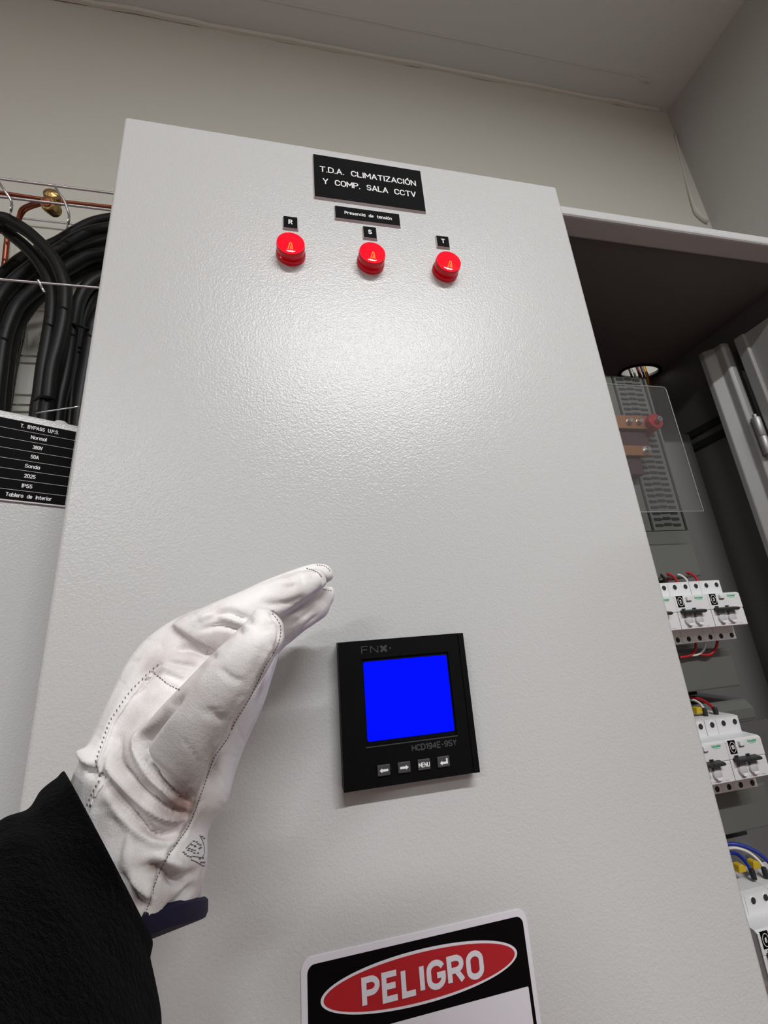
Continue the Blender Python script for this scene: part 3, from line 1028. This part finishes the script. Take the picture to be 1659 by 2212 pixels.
for k, (s_, cx_, wd) in enumerate((('T.  BYPASS  U.P.S.', -.0257, .0285), ('Normal', -.0253, .0117), ('380V', -.0250, .0074), ('50A', -.0258, .0060), ('Sonda', -.0262, .0108), ('2025', -.0268, .0082), ('IP55', -.0275, .0075), ('Tablero  de  Interior', -.0247, .0325))):
    mb.text(s_, cx_, ZT - (k + .5) * RH, -.0017, width=wd, height=.0038, t=.14, depth=.0001)
mb.build('lettering', M['letter'], rp)
th_ = [P(78, 892, Y=.155), P(125, 885, Y=.155), P(172, 878, Y=.155)]
wire('thin grey wire stretched above the rating plate', th_, 'zinc', .0008, n=3)

# ------------------------------------------------------------------ cable tray and cables
tray = thing('cable_tray', 'zinc wire mesh cable tray on the wall above the left cabinet', 'cable tray', (-.45, .33, 2.0))
YT_ = .237
for q0, q1, y, r in (((-40, 381), (262, 418), YT_, .0018), ((-40, 420), (262, 451), YT_ + .01, .0020), ((-40, 600), (262, 628), YT_, .0018), ((-40, 462), (200, 493), .388, .0020), ((-20, 575), (40, 581), .388, .0020),
                     ((-40, 764), (220, 773), .388, .0020), ((-40, 872), (220, 898), .388, .0020), ((60, 518), (220, 532), .388, .0016), ((60, 655), (220, 668), .388, .0016), ((150, 588), (230, 597), .388, .0016)):
    za_ = P(*q0, Y=y)
    zb_ = P(*q1, Y=y)
    zb_[2] = za_[2]
    if q0[0] == -40:
        za_[0] = -.95
    mb = MB()
    mb.tube([za_, zb_], r, 10)
    mb.build('long_wire', M['zinc'], tray, smooth=True, angle=60)
for px in (118, -6):
    k = px - 118
    u = -11 if k else 0
    mb = MB()
    mb.tube(spline([P(118 + k, 402 + k * .12, Y=YT_ - .004), P(128 + k, 418 + k * .12, Y=YT_ - .004), P(138 + k, 432 + k * .12, Y=YT_ - .002), P(149 + k, 463 + u + k * .12, Y=YT_ + .003), P(148 + k, 480 + u + k * .12, Y=YT_ + .005), P(147 + k, 484 + u + k * .12, Y=.32), P(146 + k, 487 + u + k * .12, Y=.386), P(143 + k, 520 + k * .12, Y=.389), P(134 + k, 700, Y=.389)], 4), .0018, 8)
    mb.build('cross_wire', M['zinc'], tray, smooth=True, angle=60)
for q in ([(58, 690), (50, 735), (36, 800), (24, 880)], [(53, 690), (45, 735), (31, 800), (18, 880)]):
    mb = MB()
    mb.tube([P(a_, b_, Y=.384) for a_, b_ in q], .0013, 8)
    mb.build('hanger_wire', M['toggle'], tray, smooth=True, angle=60)
mb = MB()
mb.tube(spline([P(82, 605, Y=YT_ - .003), P(88, 616, Y=YT_), P(92, 624, Y=YT_ + .003), P(97, 632, Y=YT_ + .004)], 4), .0018, 8)
mb.build('cross_wire', M['zinc'], tray, smooth=True, angle=60)

wire('reddish bare copper conductor lying along the cable tray', [P(-420, 365, Y=.272), P(-40, 411, Y=.272), P(50, 424, Y=.272), P(120, 434, Y=.272), P(262, 450, Y=.272)], 'copper', .0030, 'conductor', name='copper_conductor')
for i, (q, nm) in enumerate(((((112, 436), (88, 440), (66, 444), (48, 454), (40, 474), (30, 500)), 'outermost copper strand leaving the brass clamp'), (((112, 438), (85, 444), (62, 452), (50, 462), (42, 480), (34, 500)), 'inner copper strand leaving the brass clamp'), (((112, 434), (80, 436), (60, 442), (44, 452), (37, 474), (27, 500)), 'upper copper strand leaving the brass clamp'))):
    wire(nm, [P(a_, b_, Y=.275 + .004 * i + .008 * k) for k, (a_, b_) in enumerate(q)], 'copper', .0018, 'conductor', 'copper strands', 'copper_strand')
wire('short copper conductor hanging left behind the cables', [P(17, 505, Y=.34), P(14, 530, Y=.345), P(9, 575, Y=.35), P(4, 600, Y=.35)], 'copper', .0042, 'conductor', name='copper_conductor')
cl = thing('cable_clamp', 'brass split bolt clamp gripping the copper conductor on the tray', 'clamp', tuple(P(115, 432, Y=.272)))
c0 = P(113, 424, Y=.268)
c1 = P(110, 446, Y=.266)
mb = MB()
mb.lathe(c0, (.15, -1, .1), [(.004, -.012), (.0115, -.011), (.0125, .002), (.0105, .006), (.004, .0085)], 10)
mb.build('clamp_nut', M['brass'], cl, bevel=.001)
mb = MB()
mb.lathe(c1, (-.1, -1, -.35), [(.004, -.012), (.0115, -.010), (.0130, .003), (.0110, .009), (.007, .0098)], 14)
mb.build('clamp_body', M['brass'], cl, bevel=.001)
mb = MB()
mb.lathe(c1, (-.1, -1, -.35), [(.0072, .0085), (.0066, .0115), (.001, .0122)], 12)
mb.build('copper_core', M['copper'], cl, smooth=True)

GC = 'black power cables on the tray'
CR = .0098


def cable(label, q, y0, y1, r=CR):
    return wire(label, pp(q, y0, y1), 'cable', r, 'cable', GC, 'power_cable', 8)


cable('outer of two thick black cables curving down in front', [(-420, 560), (-260, 476), (-120, 458), (0, 472), (27, 481), (63, 503), (94, 532), (118, 562), (134, 597), (141, 629), (138, 684), (127, 738), (112, 795), (105, 852), (99, 890), (92, 960)], .255, .285)
cable('inner of two thick black cables curving down in front', [(-420, 590), (-260, 500), (-120, 476), (0, 490), (22, 506), (54, 532), (78, 557), (96, 584), (108, 611), (113, 638), (111, 684), (103, 738), (93, 795), (86, 852), (80, 890), (74, 960)], .279, .307)
cable('topmost black cable arching in from behind the door', [(270, 470), (235, 474), (199, 483), (163, 501), (127, 523), (90, 539), (54, 556), (27, 576), (5, 598), (-20, 640), (-40, 700), (-52, 800), (-60, 980)], .326, .350)
cable('second black cable arching in from behind the door', [(270, 488), (233, 494), (199, 501), (163, 517), (127, 540), (87, 563), (60, 583), (33, 605), (7, 632), (-12, 670), (-26, 730), (-36, 830), (-44, 980)], .312, .332)
cable('third black cable arching in from behind the door', [(270, 516), (228, 522), (190, 534), (150, 550), (110, 572), (76, 597), (45, 622), (22, 652), (6, 686), (-3, 720), (-10, 780), (-16, 860), (-22, 980)], .345, .367)
cable('fourth black cable arching in from behind the door', [(270, 545), (224, 548), (190, 555), (159, 571), (118, 598), (81, 622), (54, 644), (36, 665), (22, 695), (10, 735), (2, 790), (-6, 860), (-10, 940)], .312, .325)
cable('lowest black cable arching in from behind the door', [(270, 566), (220, 575), (190, 584), (159, 599), (127, 615), (94, 633), (69, 656), (49, 683), (33, 710), (24, 742), (16, 795), (9, 861), (2, 950)], .338, .352)
cable('inner black cable dropping at the left edge of the door', [(262, 588), (222, 598), (190, 618), (172, 648), (163, 684), (157, 720), (150, 765), (141, 815), (129, 870), (120, 950)], .316, .306)
cable('middle black cable dropping at the left edge of the door', [(262, 606), (225, 622), (200, 645), (186, 675), (178, 705), (172, 740), (165, 785), (156, 835), (152, 890), (146, 960)], .340, .332)
cable('outer black cable mostly hidden behind the door edge', [(270, 640), (225, 665), (203, 700), (196, 730), (188, 780), (178, 835), (170, 890), (164, 960)], .314, .306)
for nm, a_, y in (('cable tie around the cables at the door edge', [(148, 700), (165, 702), (185, 709), (200, 716)], .298), ('cable tie around the two thick front cables', [(74, 864), (88, 857), (104, 858), (120, 862)], .270)):
    mb = MB()
    mb.tube(spline([P(q[0], q[1], Y=y + (.012 if i in (0, 3) else 0)) for i, q in enumerate(a_)], 5), .0022, 6)
    tag(mb.build('cable_tie', M['cable'], None, smooth=True), nm, 'cable tie', 'black cable ties')

# ------------------------------------------------------------------ the person's gloved hand and sleeve
person = thing('person', 'person reaching in from lower left, white leather work glove and black fleece sleeve', 'person', tuple(P(100, 2100, Y=-.13)))


def section(A, B, y, rd, seg=28, tilt=0.0, tdir=None, pw=2.15):
    """one cross-section: A and B are its two silhouette points, rd its half depth"""
    a = P(A[0], A[1], Y=y)
    b = P(B[0], B[1], Y=y)
    c = (a + b) / 2
    s = (b - a) / 2
    r = np.linalg.norm(s)
    s = s / r
    v = c - CAM
    v = v / np.linalg.norm(v)
    d = v - s * (v @ s)
    d = d / np.linalg.norm(d)
    if tdir is not None and tilt:
        d = d - np.asarray(tdir) * tilt
        d = d / np.linalg.norm(d)
    out = []
    for k in range(seg):
        t = 2 * math.pi * k / seg
        cs, sn = math.cos(t), math.sin(t)
        e = 2.0 / pw
        out.append(c + s * r * math.copysign(abs(cs) ** e, cs) + d * rd * math.copysign(abs(sn) ** e, sn))
    return out


def limb(mb, sts, tip=None, pw=2.15, sub=4):
    """sts: (A, B, Y, rd); smooth sweep through the sections with a rounded tip"""
    K = []
    arr = [np.array([s[0][0], s[0][1], s[1][0], s[1][1], s[2], s[3]], float) for s in sts]
    full = spline(arr, sub) if len(arr) > 2 else arr
    for q in full:
        K.append(section((q[0], q[1]), (q[2], q[3]), q[4], q[5], pw=pw))
    if tip is not None:
        tp = P(tip[0], tip[1], Y=sts[-1][2])
        last = np.array(K[-1])
        c = last.mean(0)
        for f in (.30, .55, .75, .90, .98):
            k = math.sqrt(max(0.0, 1 - f * f))
            K.append([c + (tp - c) * f + (p - c) * k for p in last])
    mb.rings(K)


mb = MB()
hand = [((208, 2056), (424, 1965), -.100, .036), ((185, 1880), (445, 1868), -.100, .034), ((165, 1790), (452, 1792), -.098, .032),
        ((166, 1715), (492, 1735), -.095, .034), ((188, 1650), (512, 1655), -.090, .038), ((220, 1585), (530, 1605), -.085, .040),
        ((256, 1500), (562, 1540), -.080, .042), ((300, 1415), (590, 1452), -.075, .042), ((366, 1352), (600, 1408), -.072, .038), ((430, 1320), (600, 1382), -.068, .034)]
limb(mb, hand, (540, 1330), pw=2.3)
limb(mb, [((370, 1350), (520, 1450), -.100, .016), ((450, 1308), (540, 1398), -.104, .014), ((530, 1274), (583, 1354), -.102, .0125), ((600, 1246), (628, 1323), -.097, .0115), ((648, 1233), (670, 1295), -.092, .0105), ((678, 1229), (696, 1270), -.089, .008)], (704, 1246))
limb(mb, [((430, 1319), (500, 1400), -.076, .013), ((560, 1260), (590, 1325), -.072, .012), ((625, 1235), (645, 1290), -.068, .0115), ((672, 1220), (692, 1268), -.065, .010), ((698, 1219), (710, 1254), -.063, .007)], (718, 1236))
limb(mb, [((520, 1330), (580, 1440), -.056, .013), ((590, 1310), (622, 1392), -.052, .012), ((650, 1285), (676, 1352), -.048, .011), ((694, 1270), (706, 1330), -.045, .010), ((712, 1268), (717, 1306), -.044, .007)], (723, 1280))
limb(mb, [((500, 1370), (575, 1436), -.040, .012), ((580, 1345), (606, 1404), -.033, .010), ((640, 1320), (660, 1362), -.029, .008), ((655, 1318), (670, 1346), -.028, .006)], (676, 1326))
limb(mb, [((290, 1600), (430, 1730), -.110, .022), ((335, 1548), (474, 1625), -.121, .021), ((385, 1494), (512, 1562), -.128, .019), ((442, 1432), (543, 1508), -.134, .0165), ((494, 1383), (582, 1434), -.138, .0145), ((529, 1349), (610, 1389), -.138, .013), ((548, 1326), (612, 1358), -.137, .010)], (583, 1320), pw=2.3)
src = mb.build('src', M['leather'], None)
me0 = src.data
rm = src.modifiers.new('r', 'REMESH')
rm.mode = 'VOXEL'
rm.voxel_size = 0.0011
sm = src.modifiers.new('s', 'SMOOTH')
sm.factor = 0.5
sm.iterations = 7
dg = bpy.context.evaluated_depsgraph_get()
gm = bpy.data.meshes.new_from_object(src.evaluated_get(dg))
goff = np.array(src.location)
bpy.data.objects.remove(src)
bpy.data.meshes.remove(me0)
n = len(gm.vertices)
co = np.zeros(n * 3)
gm.vertices.foreach_get('co', co)
co = co.reshape(-1, 3) + goff
no = np.zeros(n * 3)
gm.vertices.foreach_get('normal', no)
no = no.reshape(-1, 3)


def seen(pts):
    d = (pts - CAM) @ RM
    return np.stack([IW / 2 + FOC * d[:, 0] / d[:, 2], IH / 2 + FOC * d[:, 1] / d[:, 2]], 1)


PX = seen(co)
facing = -np.einsum('ij,ij->i', no, (co - CAM) / np.linalg.norm(co - CAM, axis=1)[:, None])
wgt = np.clip((facing + .05) * 3, 0, 1)


def seg_dist(p, poly):
    """distance of points to a polyline and the position along it (0..1)"""
    best = np.full(len(p), 1e9)
    par = np.zeros(len(p))
    poly = np.array(poly, float)
    m = len(poly) - 1
    for i in range(m):
        a, b = poly[i], poly[i + 1]
        ab = b - a
        t = np.clip(((p - a) @ ab) / (ab @ ab), 0, 1)
        d = np.linalg.norm(p - (a + t[:, None] * ab), axis=1)
        k = d < best
        best[k] = d[k]
        par[k] = (i + t[k]) / m
    return best, par


def crease(poly, width, mm, y0=None, taper=True):
    """a fold of the leather: valley (mm < 0) or ridge (mm > 0)"""
    global disp
    sp = [q[:2] for q in spline([(a, b, 0) for a, b in poly], 5)]
    d, t = seg_dist(PX, sp)
    f = np.exp(-(d / (width * .88)) ** 2) * mm * .0015
    if taper:
        f = f * np.clip(np.minimum(t, 1 - t) * 4 + .12, 0, 1)
    if y0 is not None:
        f = f * (co[:, 1] < y0)
    disp += f * wgt


disp = np.zeros(n)
B = None
# wrist folds
crease([(352, 1535), (327, 1578), (312, 1606), (316, 1634), (348, 1684), (389, 1722), (420, 1742)], 7, -3.2)
crease([(330, 1560), (298, 1590), (294, 1620), (318, 1668), (360, 1712), (400, 1744)], 9, 2.0)
crease([(262, 1590), (258, 1640), (282, 1676), (320, 1716), (368, 1750), (412, 1760)], 7, -2.6)
crease([(240, 1610), (236, 1655), (270, 1700), (315, 1744), (365, 1770), (405, 1768)], 8, 1.6)
crease([(214, 1660), (236, 1700), (272, 1742), (308, 1780), (350, 1804), (392, 1796)], 8, -2.8)
crease([(225, 1720), (262, 1762), (300, 1800), (345, 1822), (395, 1815)], 12, 1.4)
crease([(300, 1880), (336, 1870), (362, 1884), (376, 1902), (396, 1898), (425, 1880)], 11, -3.6)
crease([(330, 1850), (365, 1862), (398, 1875)], 10, 1.5)
crease([(250, 1880), (272, 1912), (296, 1945), (318, 1958)], 10, -3.4)
crease([(275, 1885), (300, 1915), (325, 1938)], 11, 1.8)
crease([(420, 1905), (400, 1930), (375, 1955), (352, 1972)], 9, -1.6)
crease([(278, 1795), (272, 1830), (268, 1872)], 5, .9)
# finger and palm folds seen between index and thumb
crease([(452, 1338), (482, 1322), (512, 1328), (545, 1344)], 8, -2.4, -.06)
crease([(415, 1348), (455, 1330), (500, 1338), (545, 1356)], 7, 1.3, -.06)
crease([(430, 1362), (470, 1352), (505, 1358), (525, 1366)], 6, -1.6, -.06)
crease([(372, 1404), (405, 1398), (440, 1410), (470, 1420)], 9, -2.0, -.06)
crease([(358, 1430), (395, 1436), (425, 1440)], 6, -1.0, -.06)
crease([(345, 1452), (372, 1462), (398, 1474)], 6, -1.0, -.06)
crease([(560, 1300), (600, 1306), (640, 1298), (662, 1284)], 9, -1.0, -.08)
crease([(590, 1262), (620, 1268), (645, 1262)], 6, -.6, -.08)
crease([(640, 1235), (652, 1246), (656, 1262)], 4, -.5, -.08)
crease([(625, 1352), (650, 1336), (676, 1312)], 5, -.7)
crease([(640, 1378), (662, 1350), (690, 1326)], 5, -.6)
crease([(640, 1231), (668, 1229), (690, 1238), (701, 1252), (700, 1270)], 4, -1.5)
crease([(612, 1334), (640, 1314), (668, 1294), (694, 1274)], 4, -1.6)
crease([(560, 1262), (600, 1248), (640, 1236)], 4, -.5)
# thumb
crease([(550, 1355), (570, 1360), (590, 1358)], 4, -.35, -.1)
crease([(395, 1500), (370, 1526), (345, 1556), (322, 1588), (308, 1612)], 10, -2.6, -.08)
crease([(470, 1440), (500, 1465), (530, 1475)], 8, -.5, -.1)
crease([(440, 1530), (470, 1550), (490, 1556)], 10, -.6, -.1)
rw = np.random.RandomState(5)
for k in range(90):
    cx_, cy_ = rw.uniform(220, 690), rw.uniform(1230, 1900)
    an = rw.uniform(-.6, 1.2)
    ln = rw.uniform(12, 38)
    bend = rw.uniform(-6, 6)
    dx_, dy_ = math.cos(an) * ln, math.sin(an) * ln
    crease([(cx_ - dx_, cy_ - dy_), (cx_ + bend, cy_ - bend), (cx_ + dx_, cy_ + dy_)], 3.2, -rw.uniform(.12, .34))
# seams press into the leather
SEAM_T = [(588, 1326), (602, 1344), (606, 1360), (603, 1382), (592, 1408), (572, 1440), (556, 1474), (536, 1512), (508, 1558), (492, 1593), (462, 1637), (441, 1696), (420, 1756), (400, 1797), (363, 1849), (338, 1900), (328, 1936), (312, 1978)]
SEAM_L = [(345, 1436), (328, 1450), (300, 1478), (278, 1502), (259, 1530), (241, 1558), (228, 1593), (217, 1624), (210, 1648), (218, 1681), (205, 1707), (193, 1735), (184, 1760)]
SEAM_P = [(328, 1450), (345, 1464), (366, 1480), (392, 1492)]
crease(SEAM_T, 4, -1.1, taper=False)
crease(SEAM_L, 4, -.9, taper=False)
crease([(a + 9, b + 3) for a, b in SEAM_L], 5, .9, taper=False)
crease([(a - 8, b - 6) for a, b in SEAM_T[4:]], 6, .5, taper=False)
crease(SEAM_P, 3, -.8)
crease([(186, 1630), (194, 1640), (200, 1646)], 15, 2.6, taper=False)
crease([(196, 1662), (204, 1672)], 8, -3.0, taper=False)
# fine irregularity of worn leather
rs = np.random.RandomState(3)
for k in range(26):
    fq = rs.uniform(90, 420)
    dr = rs.normal(size=3)
    dr /= np.linalg.norm(dr)
    disp += np.sin(co @ dr * fq + rs.uniform(0, 6.28)) * .10e-3 * (150 / fq) ** .7
co2 = co + no * disp[:, None]
off = LOC[person.name]
gm.vertices.foreach_set('co', (co2 - off).ravel())
# handling grime rubbed into the worn places of the glove
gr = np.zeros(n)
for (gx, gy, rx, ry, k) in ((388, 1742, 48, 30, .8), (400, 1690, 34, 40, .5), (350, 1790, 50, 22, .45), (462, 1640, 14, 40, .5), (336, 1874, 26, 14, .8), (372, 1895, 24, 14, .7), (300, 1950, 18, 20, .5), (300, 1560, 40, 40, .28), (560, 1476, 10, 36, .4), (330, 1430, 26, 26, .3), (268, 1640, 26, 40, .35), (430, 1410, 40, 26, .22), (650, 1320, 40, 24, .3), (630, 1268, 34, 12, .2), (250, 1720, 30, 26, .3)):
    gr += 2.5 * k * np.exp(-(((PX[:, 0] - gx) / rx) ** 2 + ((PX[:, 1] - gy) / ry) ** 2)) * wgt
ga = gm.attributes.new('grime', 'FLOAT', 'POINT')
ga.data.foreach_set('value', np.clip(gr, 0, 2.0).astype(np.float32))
gm.update()
gm.materials.clear()
gm.materials.append(M['leather'])
for p_ in gm.polygons:
    p_.use_smooth = True
glove = bpy.data.objects.new('glove', gm)
COL.objects.link(glove)
glove.parent = person
glove['label'] = 'worn white leather work glove'
LOC[glove.name] = off
tris = [tuple(p_.vertices) for p_ in gm.polygons]
BVH = BVHTree.FromPolygons([tuple(v) for v in co2], tris)


def onto(px, py, lift=0.0):
    """point of the glove's skin seen at a photo pixel"""
    d = ray(px, py)
    d = d / np.linalg.norm(d)
    h = BVH.ray_cast(Vector(tuple(CAM)), Vector(tuple(d)))
    if h[0] is None:
        return None, None
    nn = np.array(h[1])
    if nn @ d > 0:
        nn = -nn
    return np.array(h[0]) + nn * lift, nn


def dense(poly, step):
    p = [np.array(q[:2]) for q in spline([(a, b, 0) for a, b in poly], 8)]
    out, acc = [p[0]], 0.0
    for a, b in zip(p[:-1], p[1:]):
        L = np.linalg.norm(b - a)
        while acc + L >= step:
            a = a + (b - a) * ((step - acc) / L)
            out.append(a)
            L = np.linalg.norm(b - a)
            acc = 0.0
        acc += L
    return out


def stitch(poly, step, dash, r, name, across=0.0):
    mb = MB()
    q = dense(poly, step)
    for a, b in zip(q[:-1], q[1:]):
        d = b - a
        e = a + d * dash
        if across:
            nrm = np.array([-d[1], d[0]]) / np.linalg.norm(d) * across
            e = e + nrm
        h0, _ = onto(a[0], a[1], .0002)
        h1, _ = onto(e[0], e[1], .0002)
        if h0 is None or h1 is None or np.linalg.norm(h0 - h1) > .008:
            continue
        mb.tube([h0, h1], r, 5)
    return tag(mb.build(name, M['thread'], glove, smooth=True), kind='stuff')


stitch(SEAM_T, 7.5, .5, .0002, 'stitching')
stitch([(a - 4, b - 1) for a, b in SEAM_L], 11, .3, .00022, 'stitching', -2)
stitch(SEAM_P, 7, .6, .00025, 'stitching')
stitch([(662, 1228), (676, 1232), (688, 1238), (696, 1248)], 5, .6, .00025, 'stitching')
stitch([(684, 1221), (700, 1223), (711, 1231), (713, 1240)], 5, .6, .00022, 'stitching')
stitch([(698, 1274), (708, 1275), (718, 1277)], 5, .6, .00022, 'stitching')
# white piping along the back seam and the thumb edge
for q, r, nm in (([(a + 5, b + 2) for a, b in SEAM_L], .0008, 'piping'),):
    pts_ = [onto(a, b, -.0002)[0] for a, b in dense(q, 6)]
    pts_ = [p for p in pts_ if p is not None]
    mb = MB()
    mb.tube(pts_, r, 8)
    mb.build(nm, M['leather'], glove, smooth=True)

# navy binding round the cuff
ax = P(330, 1900, Y=-.1) - P(322, 1975, Y=-.1)
ax = ax / np.linalg.norm(ax)


def cuff_pt(k, grow, down):
    t = 2 * math.pi * k / 48
    a, b = P(208, 2056, Y=-.100), P(433, 1962, Y=-.100)
    c = (a + b) / 2
    s = (b - a) / 2
    r = np.linalg.norm(s)
    s = s / r
    v = (c - CAM) / np.linalg.norm(c - CAM)
    d = v - s * (v @ s)
    d = d / np.linalg.norm(d)
    cs, sn = math.cos(t), math.sin(t)
    near = max(0.0, -sn)
    e = 1.0
    return c + s * (r + grow) * math.copysign(abs(cs) ** e, cs) + d * (.035 + grow) * math.copysign(abs(sn) ** e, sn) + ax * down + ax * .0030 * near


mb = MB()
mb.rings([[cuff_pt(k, g, h) for k in range(48)] for g, h in ((-.0010, -.0040), (.0007, -.0040), (.0015, -.0020), (.0012, .0022), (-.0004, .0038), (-.0022, .0022), (-.0022, -.0030))])
mb.build('cuff_binding', M['navy'], glove, smooth=True, label='navy blue binding of the cuff')

# grey stamp on the cuff: rounded triangle with rows of print
mb = MB()


def ink(poly, r=.00015, closed=False):
    pts_ = [onto(a, b, .00008)[0] for a, b in dense(poly, 2.5)]
    pts_ = [p for p in pts_ if p is not None]
    if len(pts_) > 1:
        mb.tube(pts_, r, 5)


ink([(431, 1804), (436, 1814), (440, 1826), (441, 1840), (439, 1848), (435, 1852)])
ink([(435, 1852), (425, 1851), (413, 1849)])
ink([(401, 1833), (408, 1826), (414, 1820)], .0002)
ink([(412, 1857), (424, 1862), (434, 1868), (440, 1871), (444, 1868)])
mb.build('stamp_outline', M['ink'], glove, label='grey triangular stamp on the cuff')
rows = [[(418, 1818), (424, 1820)], [(414, 1826), (420, 1828), (427, 1824), (432, 1826)], [(408, 1834), (414, 1836), (421, 1830), (430, 1834)], [(406, 1838), (413, 1840), (420, 1838), (433, 1832)], [(419, 1844), (427, 1844)], [(396, 1842), (400, 1846)], [(405, 1850), (411, 1852)], [(431, 1856), (434, 1864)], [(437, 1854), (440, 1864)], [(436, 1808), (440, 1812)]]
mb = MB()
for r_ in rows:
    for (a, b) in r_:
        for dx in (-1.6, .2, 2.0):
            ink([(a + dx, b - 2.2), (a + dx + .5, b + 2.0)], .00017)
tag(mb.build('stamp_print', M['ink'], glove), kind='stuff')

# fleece sleeve, open at the wrist with a rolled hem
sl = [((-260, 2010), (240, 2640), -.180, .064), ((-120, 1880), (300, 2450), -.155, .060), ((0, 1775), (328, 2290), -.132, .056), ((60, 1746), (334, 2185), -.118, .052), ((88, 1707), (328, 2105), -.110, .049), ((125, 1679), (316, 2050), -.105, .047)]
arr = [np.array([s[0][0], s[0][1], s[1][0], s[1][1], s[2], s[3]], float) for s in sl]
K = [section((q[0], q[1]), (q[2], q[3]), q[4], q[5], seg=72, pw=2.2) for q in spline(arr, 8)]
last = np.array(K[-1])
cc = last.mean(0)
axd = cc - np.array(K[-6]).mean(0)
axd = axd / np.linalg.norm(axd)
for f, h in ((.995, .0025), (.97, .0042), (.93, .0040), (.90, .0020), (.89, -.004), (.89, -.020)):
    K.append([cc + (p - cc) * f + axd * h for p in last])
rs = np.random.RandomState(11)
W_ = [(rs.normal(size=3), rs.uniform(0, 6.28)) for _ in range(10)]
KK = []
for ring in K:
    r2 = []
    c_ = np.mean(ring, axis=0)
    for p in ring:
        d = sum(math.sin(float(p @ (v / np.linalg.norm(v))) * (60 + 30 * i) + ph) for i, (v, ph) in enumerate(W_)) * .00045
        u = (p - c_) / np.linalg.norm(p - c_)
        r2.append(p + u * d)
    KK.append(r2)
mb = MB()
mb.rings(KK)
sleeve = mb.build('sleeve', M['fleece'], person, smooth=True, angle=0, label='black fleece sleeve')
ss = sleeve.modifiers.new('sub', 'SUBSURF')
ss.levels = ss.render_levels = 1

# unseen rest of the person, added behind the camera to shade the lower door
M['skin'] = mat('skin', (0.42, 0.24, 0.17, 1), 0.5)
M['hair'] = mat('dark hair', (0.012, 0.009, 0.007, 1), 0.6, bump=[(300, 0.5, 0.003, 3)])
M['trousers'] = mat('dark trousers', (0.02, 0.02, 0.03, 1), 0.8)


def blob(parts, voxel, name, m, label=None, smooth=6):
    """one continuous surface grown over overlapping tapered tubes"""
    mb = MB()
    for pts, rr in parts:
        mb.tube(spline(pts, 5), list(np.array([q[0] for q in spline([(r, 0, 0) for r in rr], 5)])), 18)
    src = mb.build('src', m, None)
    r = src.modifiers.new('r', 'REMESH')
    r.mode = 'VOXEL'
    r.voxel_size = voxel
    q = src.modifiers.new('s', 'SMOOTH')
    q.factor = 0.5
    q.iterations = smooth
    dg = bpy.context.evaluated_depsgraph_get()
    me = bpy.data.meshes.new_from_object(src.evaluated_get(dg))
    me.transform(Matrix.Translation(Vector(src.location) - Vector(tuple(LOC[person.name]))))
    old = src.data
    bpy.data.objects.remove(src)
    bpy.data.meshes.remove(old)
    for p_ in me.polygons:
        p_.use_smooth = True
    o = bpy.data.objects.new(name, me)
    COL.objects.link(o)
    o.parent = person
    LOC[o.name] = LOC[person.name]
    if label:
        o['label'] = label
    return o


BX, BY = -.05, -.63
blob([([(BX, BY, .90), (BX, BY, 1.10), (BX, BY, 1.30), (BX, BY, 1.40), (BX, BY, 1.46)], [.17, .165, .172, .13, .075]),
      ([(BX - .17, BY, 1.36), (BX, BY, 1.39), (BX + .17, BY - .02, 1.36)], [.075, .09, .075]),
      ([(BX - .17, BY, 1.36), (-.215, -.52, 1.31), (-.150, -.38, 1.33), (-.086, -.26, 1.357), (-.078, -.215, 1.359)], [.075, .066, .057, .047, .041]),
      ([(BX + .17, BY - .02, 1.35), (BX + .23, BY - .04, 1.20), (BX + .24, BY, 1.06), (BX + .22, BY + .06, .95)], [.075, .065, .058, .050])],
     .008, 'jacket', M['fleece'])
blob([([(BX, BY, .96), (BX - .07, BY, .84), (BX - .09, BY, .50), (BX - .09, BY - .02, .04)], [.15, .10, .075, .055]),
      ([(BX, BY, .96), (BX + .07, BY, .84), (BX + .09, BY, .50), (BX + .09, BY - .02, .04)], [.15, .10, .075, .055])], .01, 'trousers', M['trousers'])
hx, hy, hz = .045, -.465, 1.617
blob([([(BX + .02, BY + .03, 1.40), ((BX + hx) / 2, (BY + hy) / 2 - .02, 1.49), (hx, hy - .015, 1.56)], [.062, .058, .056]),
      ([(hx, hy, hz - .11), (hx, hy, hz - .05), (hx, hy - .005, hz + .03), (hx, hy - .01, hz + .09), (hx, hy - .01, hz + .118)], [.045, .066, .080, .062, .02]),
      ([(hx + .01, hy + .02, hz - .105), (hx + .015, hy + .045, hz - .04), (hx + .015, hy + .045, hz + .04)], [.032, .042, .045]),
      ([(hx + .024, hy + .083, hz + .022), (hx + .030, hy + .098, hz - .012)], [.009, .014]),
      ([(hx - .080, hy, hz + .012), (hx - .080, hy, hz - .03)], [.012, .010]),
      ([(hx + .080, hy - .01, hz + .012), (hx + .080, hy - .01, hz - .03)], [.012, .010])],
     .004, 'head', M['skin'])
blob([([(hx - .005, hy - .045, hz - .05), (hx - .002, hy - .025, hz + .03), (hx, hy - .008, hz + .085), (hx, hy - .008, hz + .125)], [.058, .088, .080, .034])],
     .005, 'hair', M['hair'])
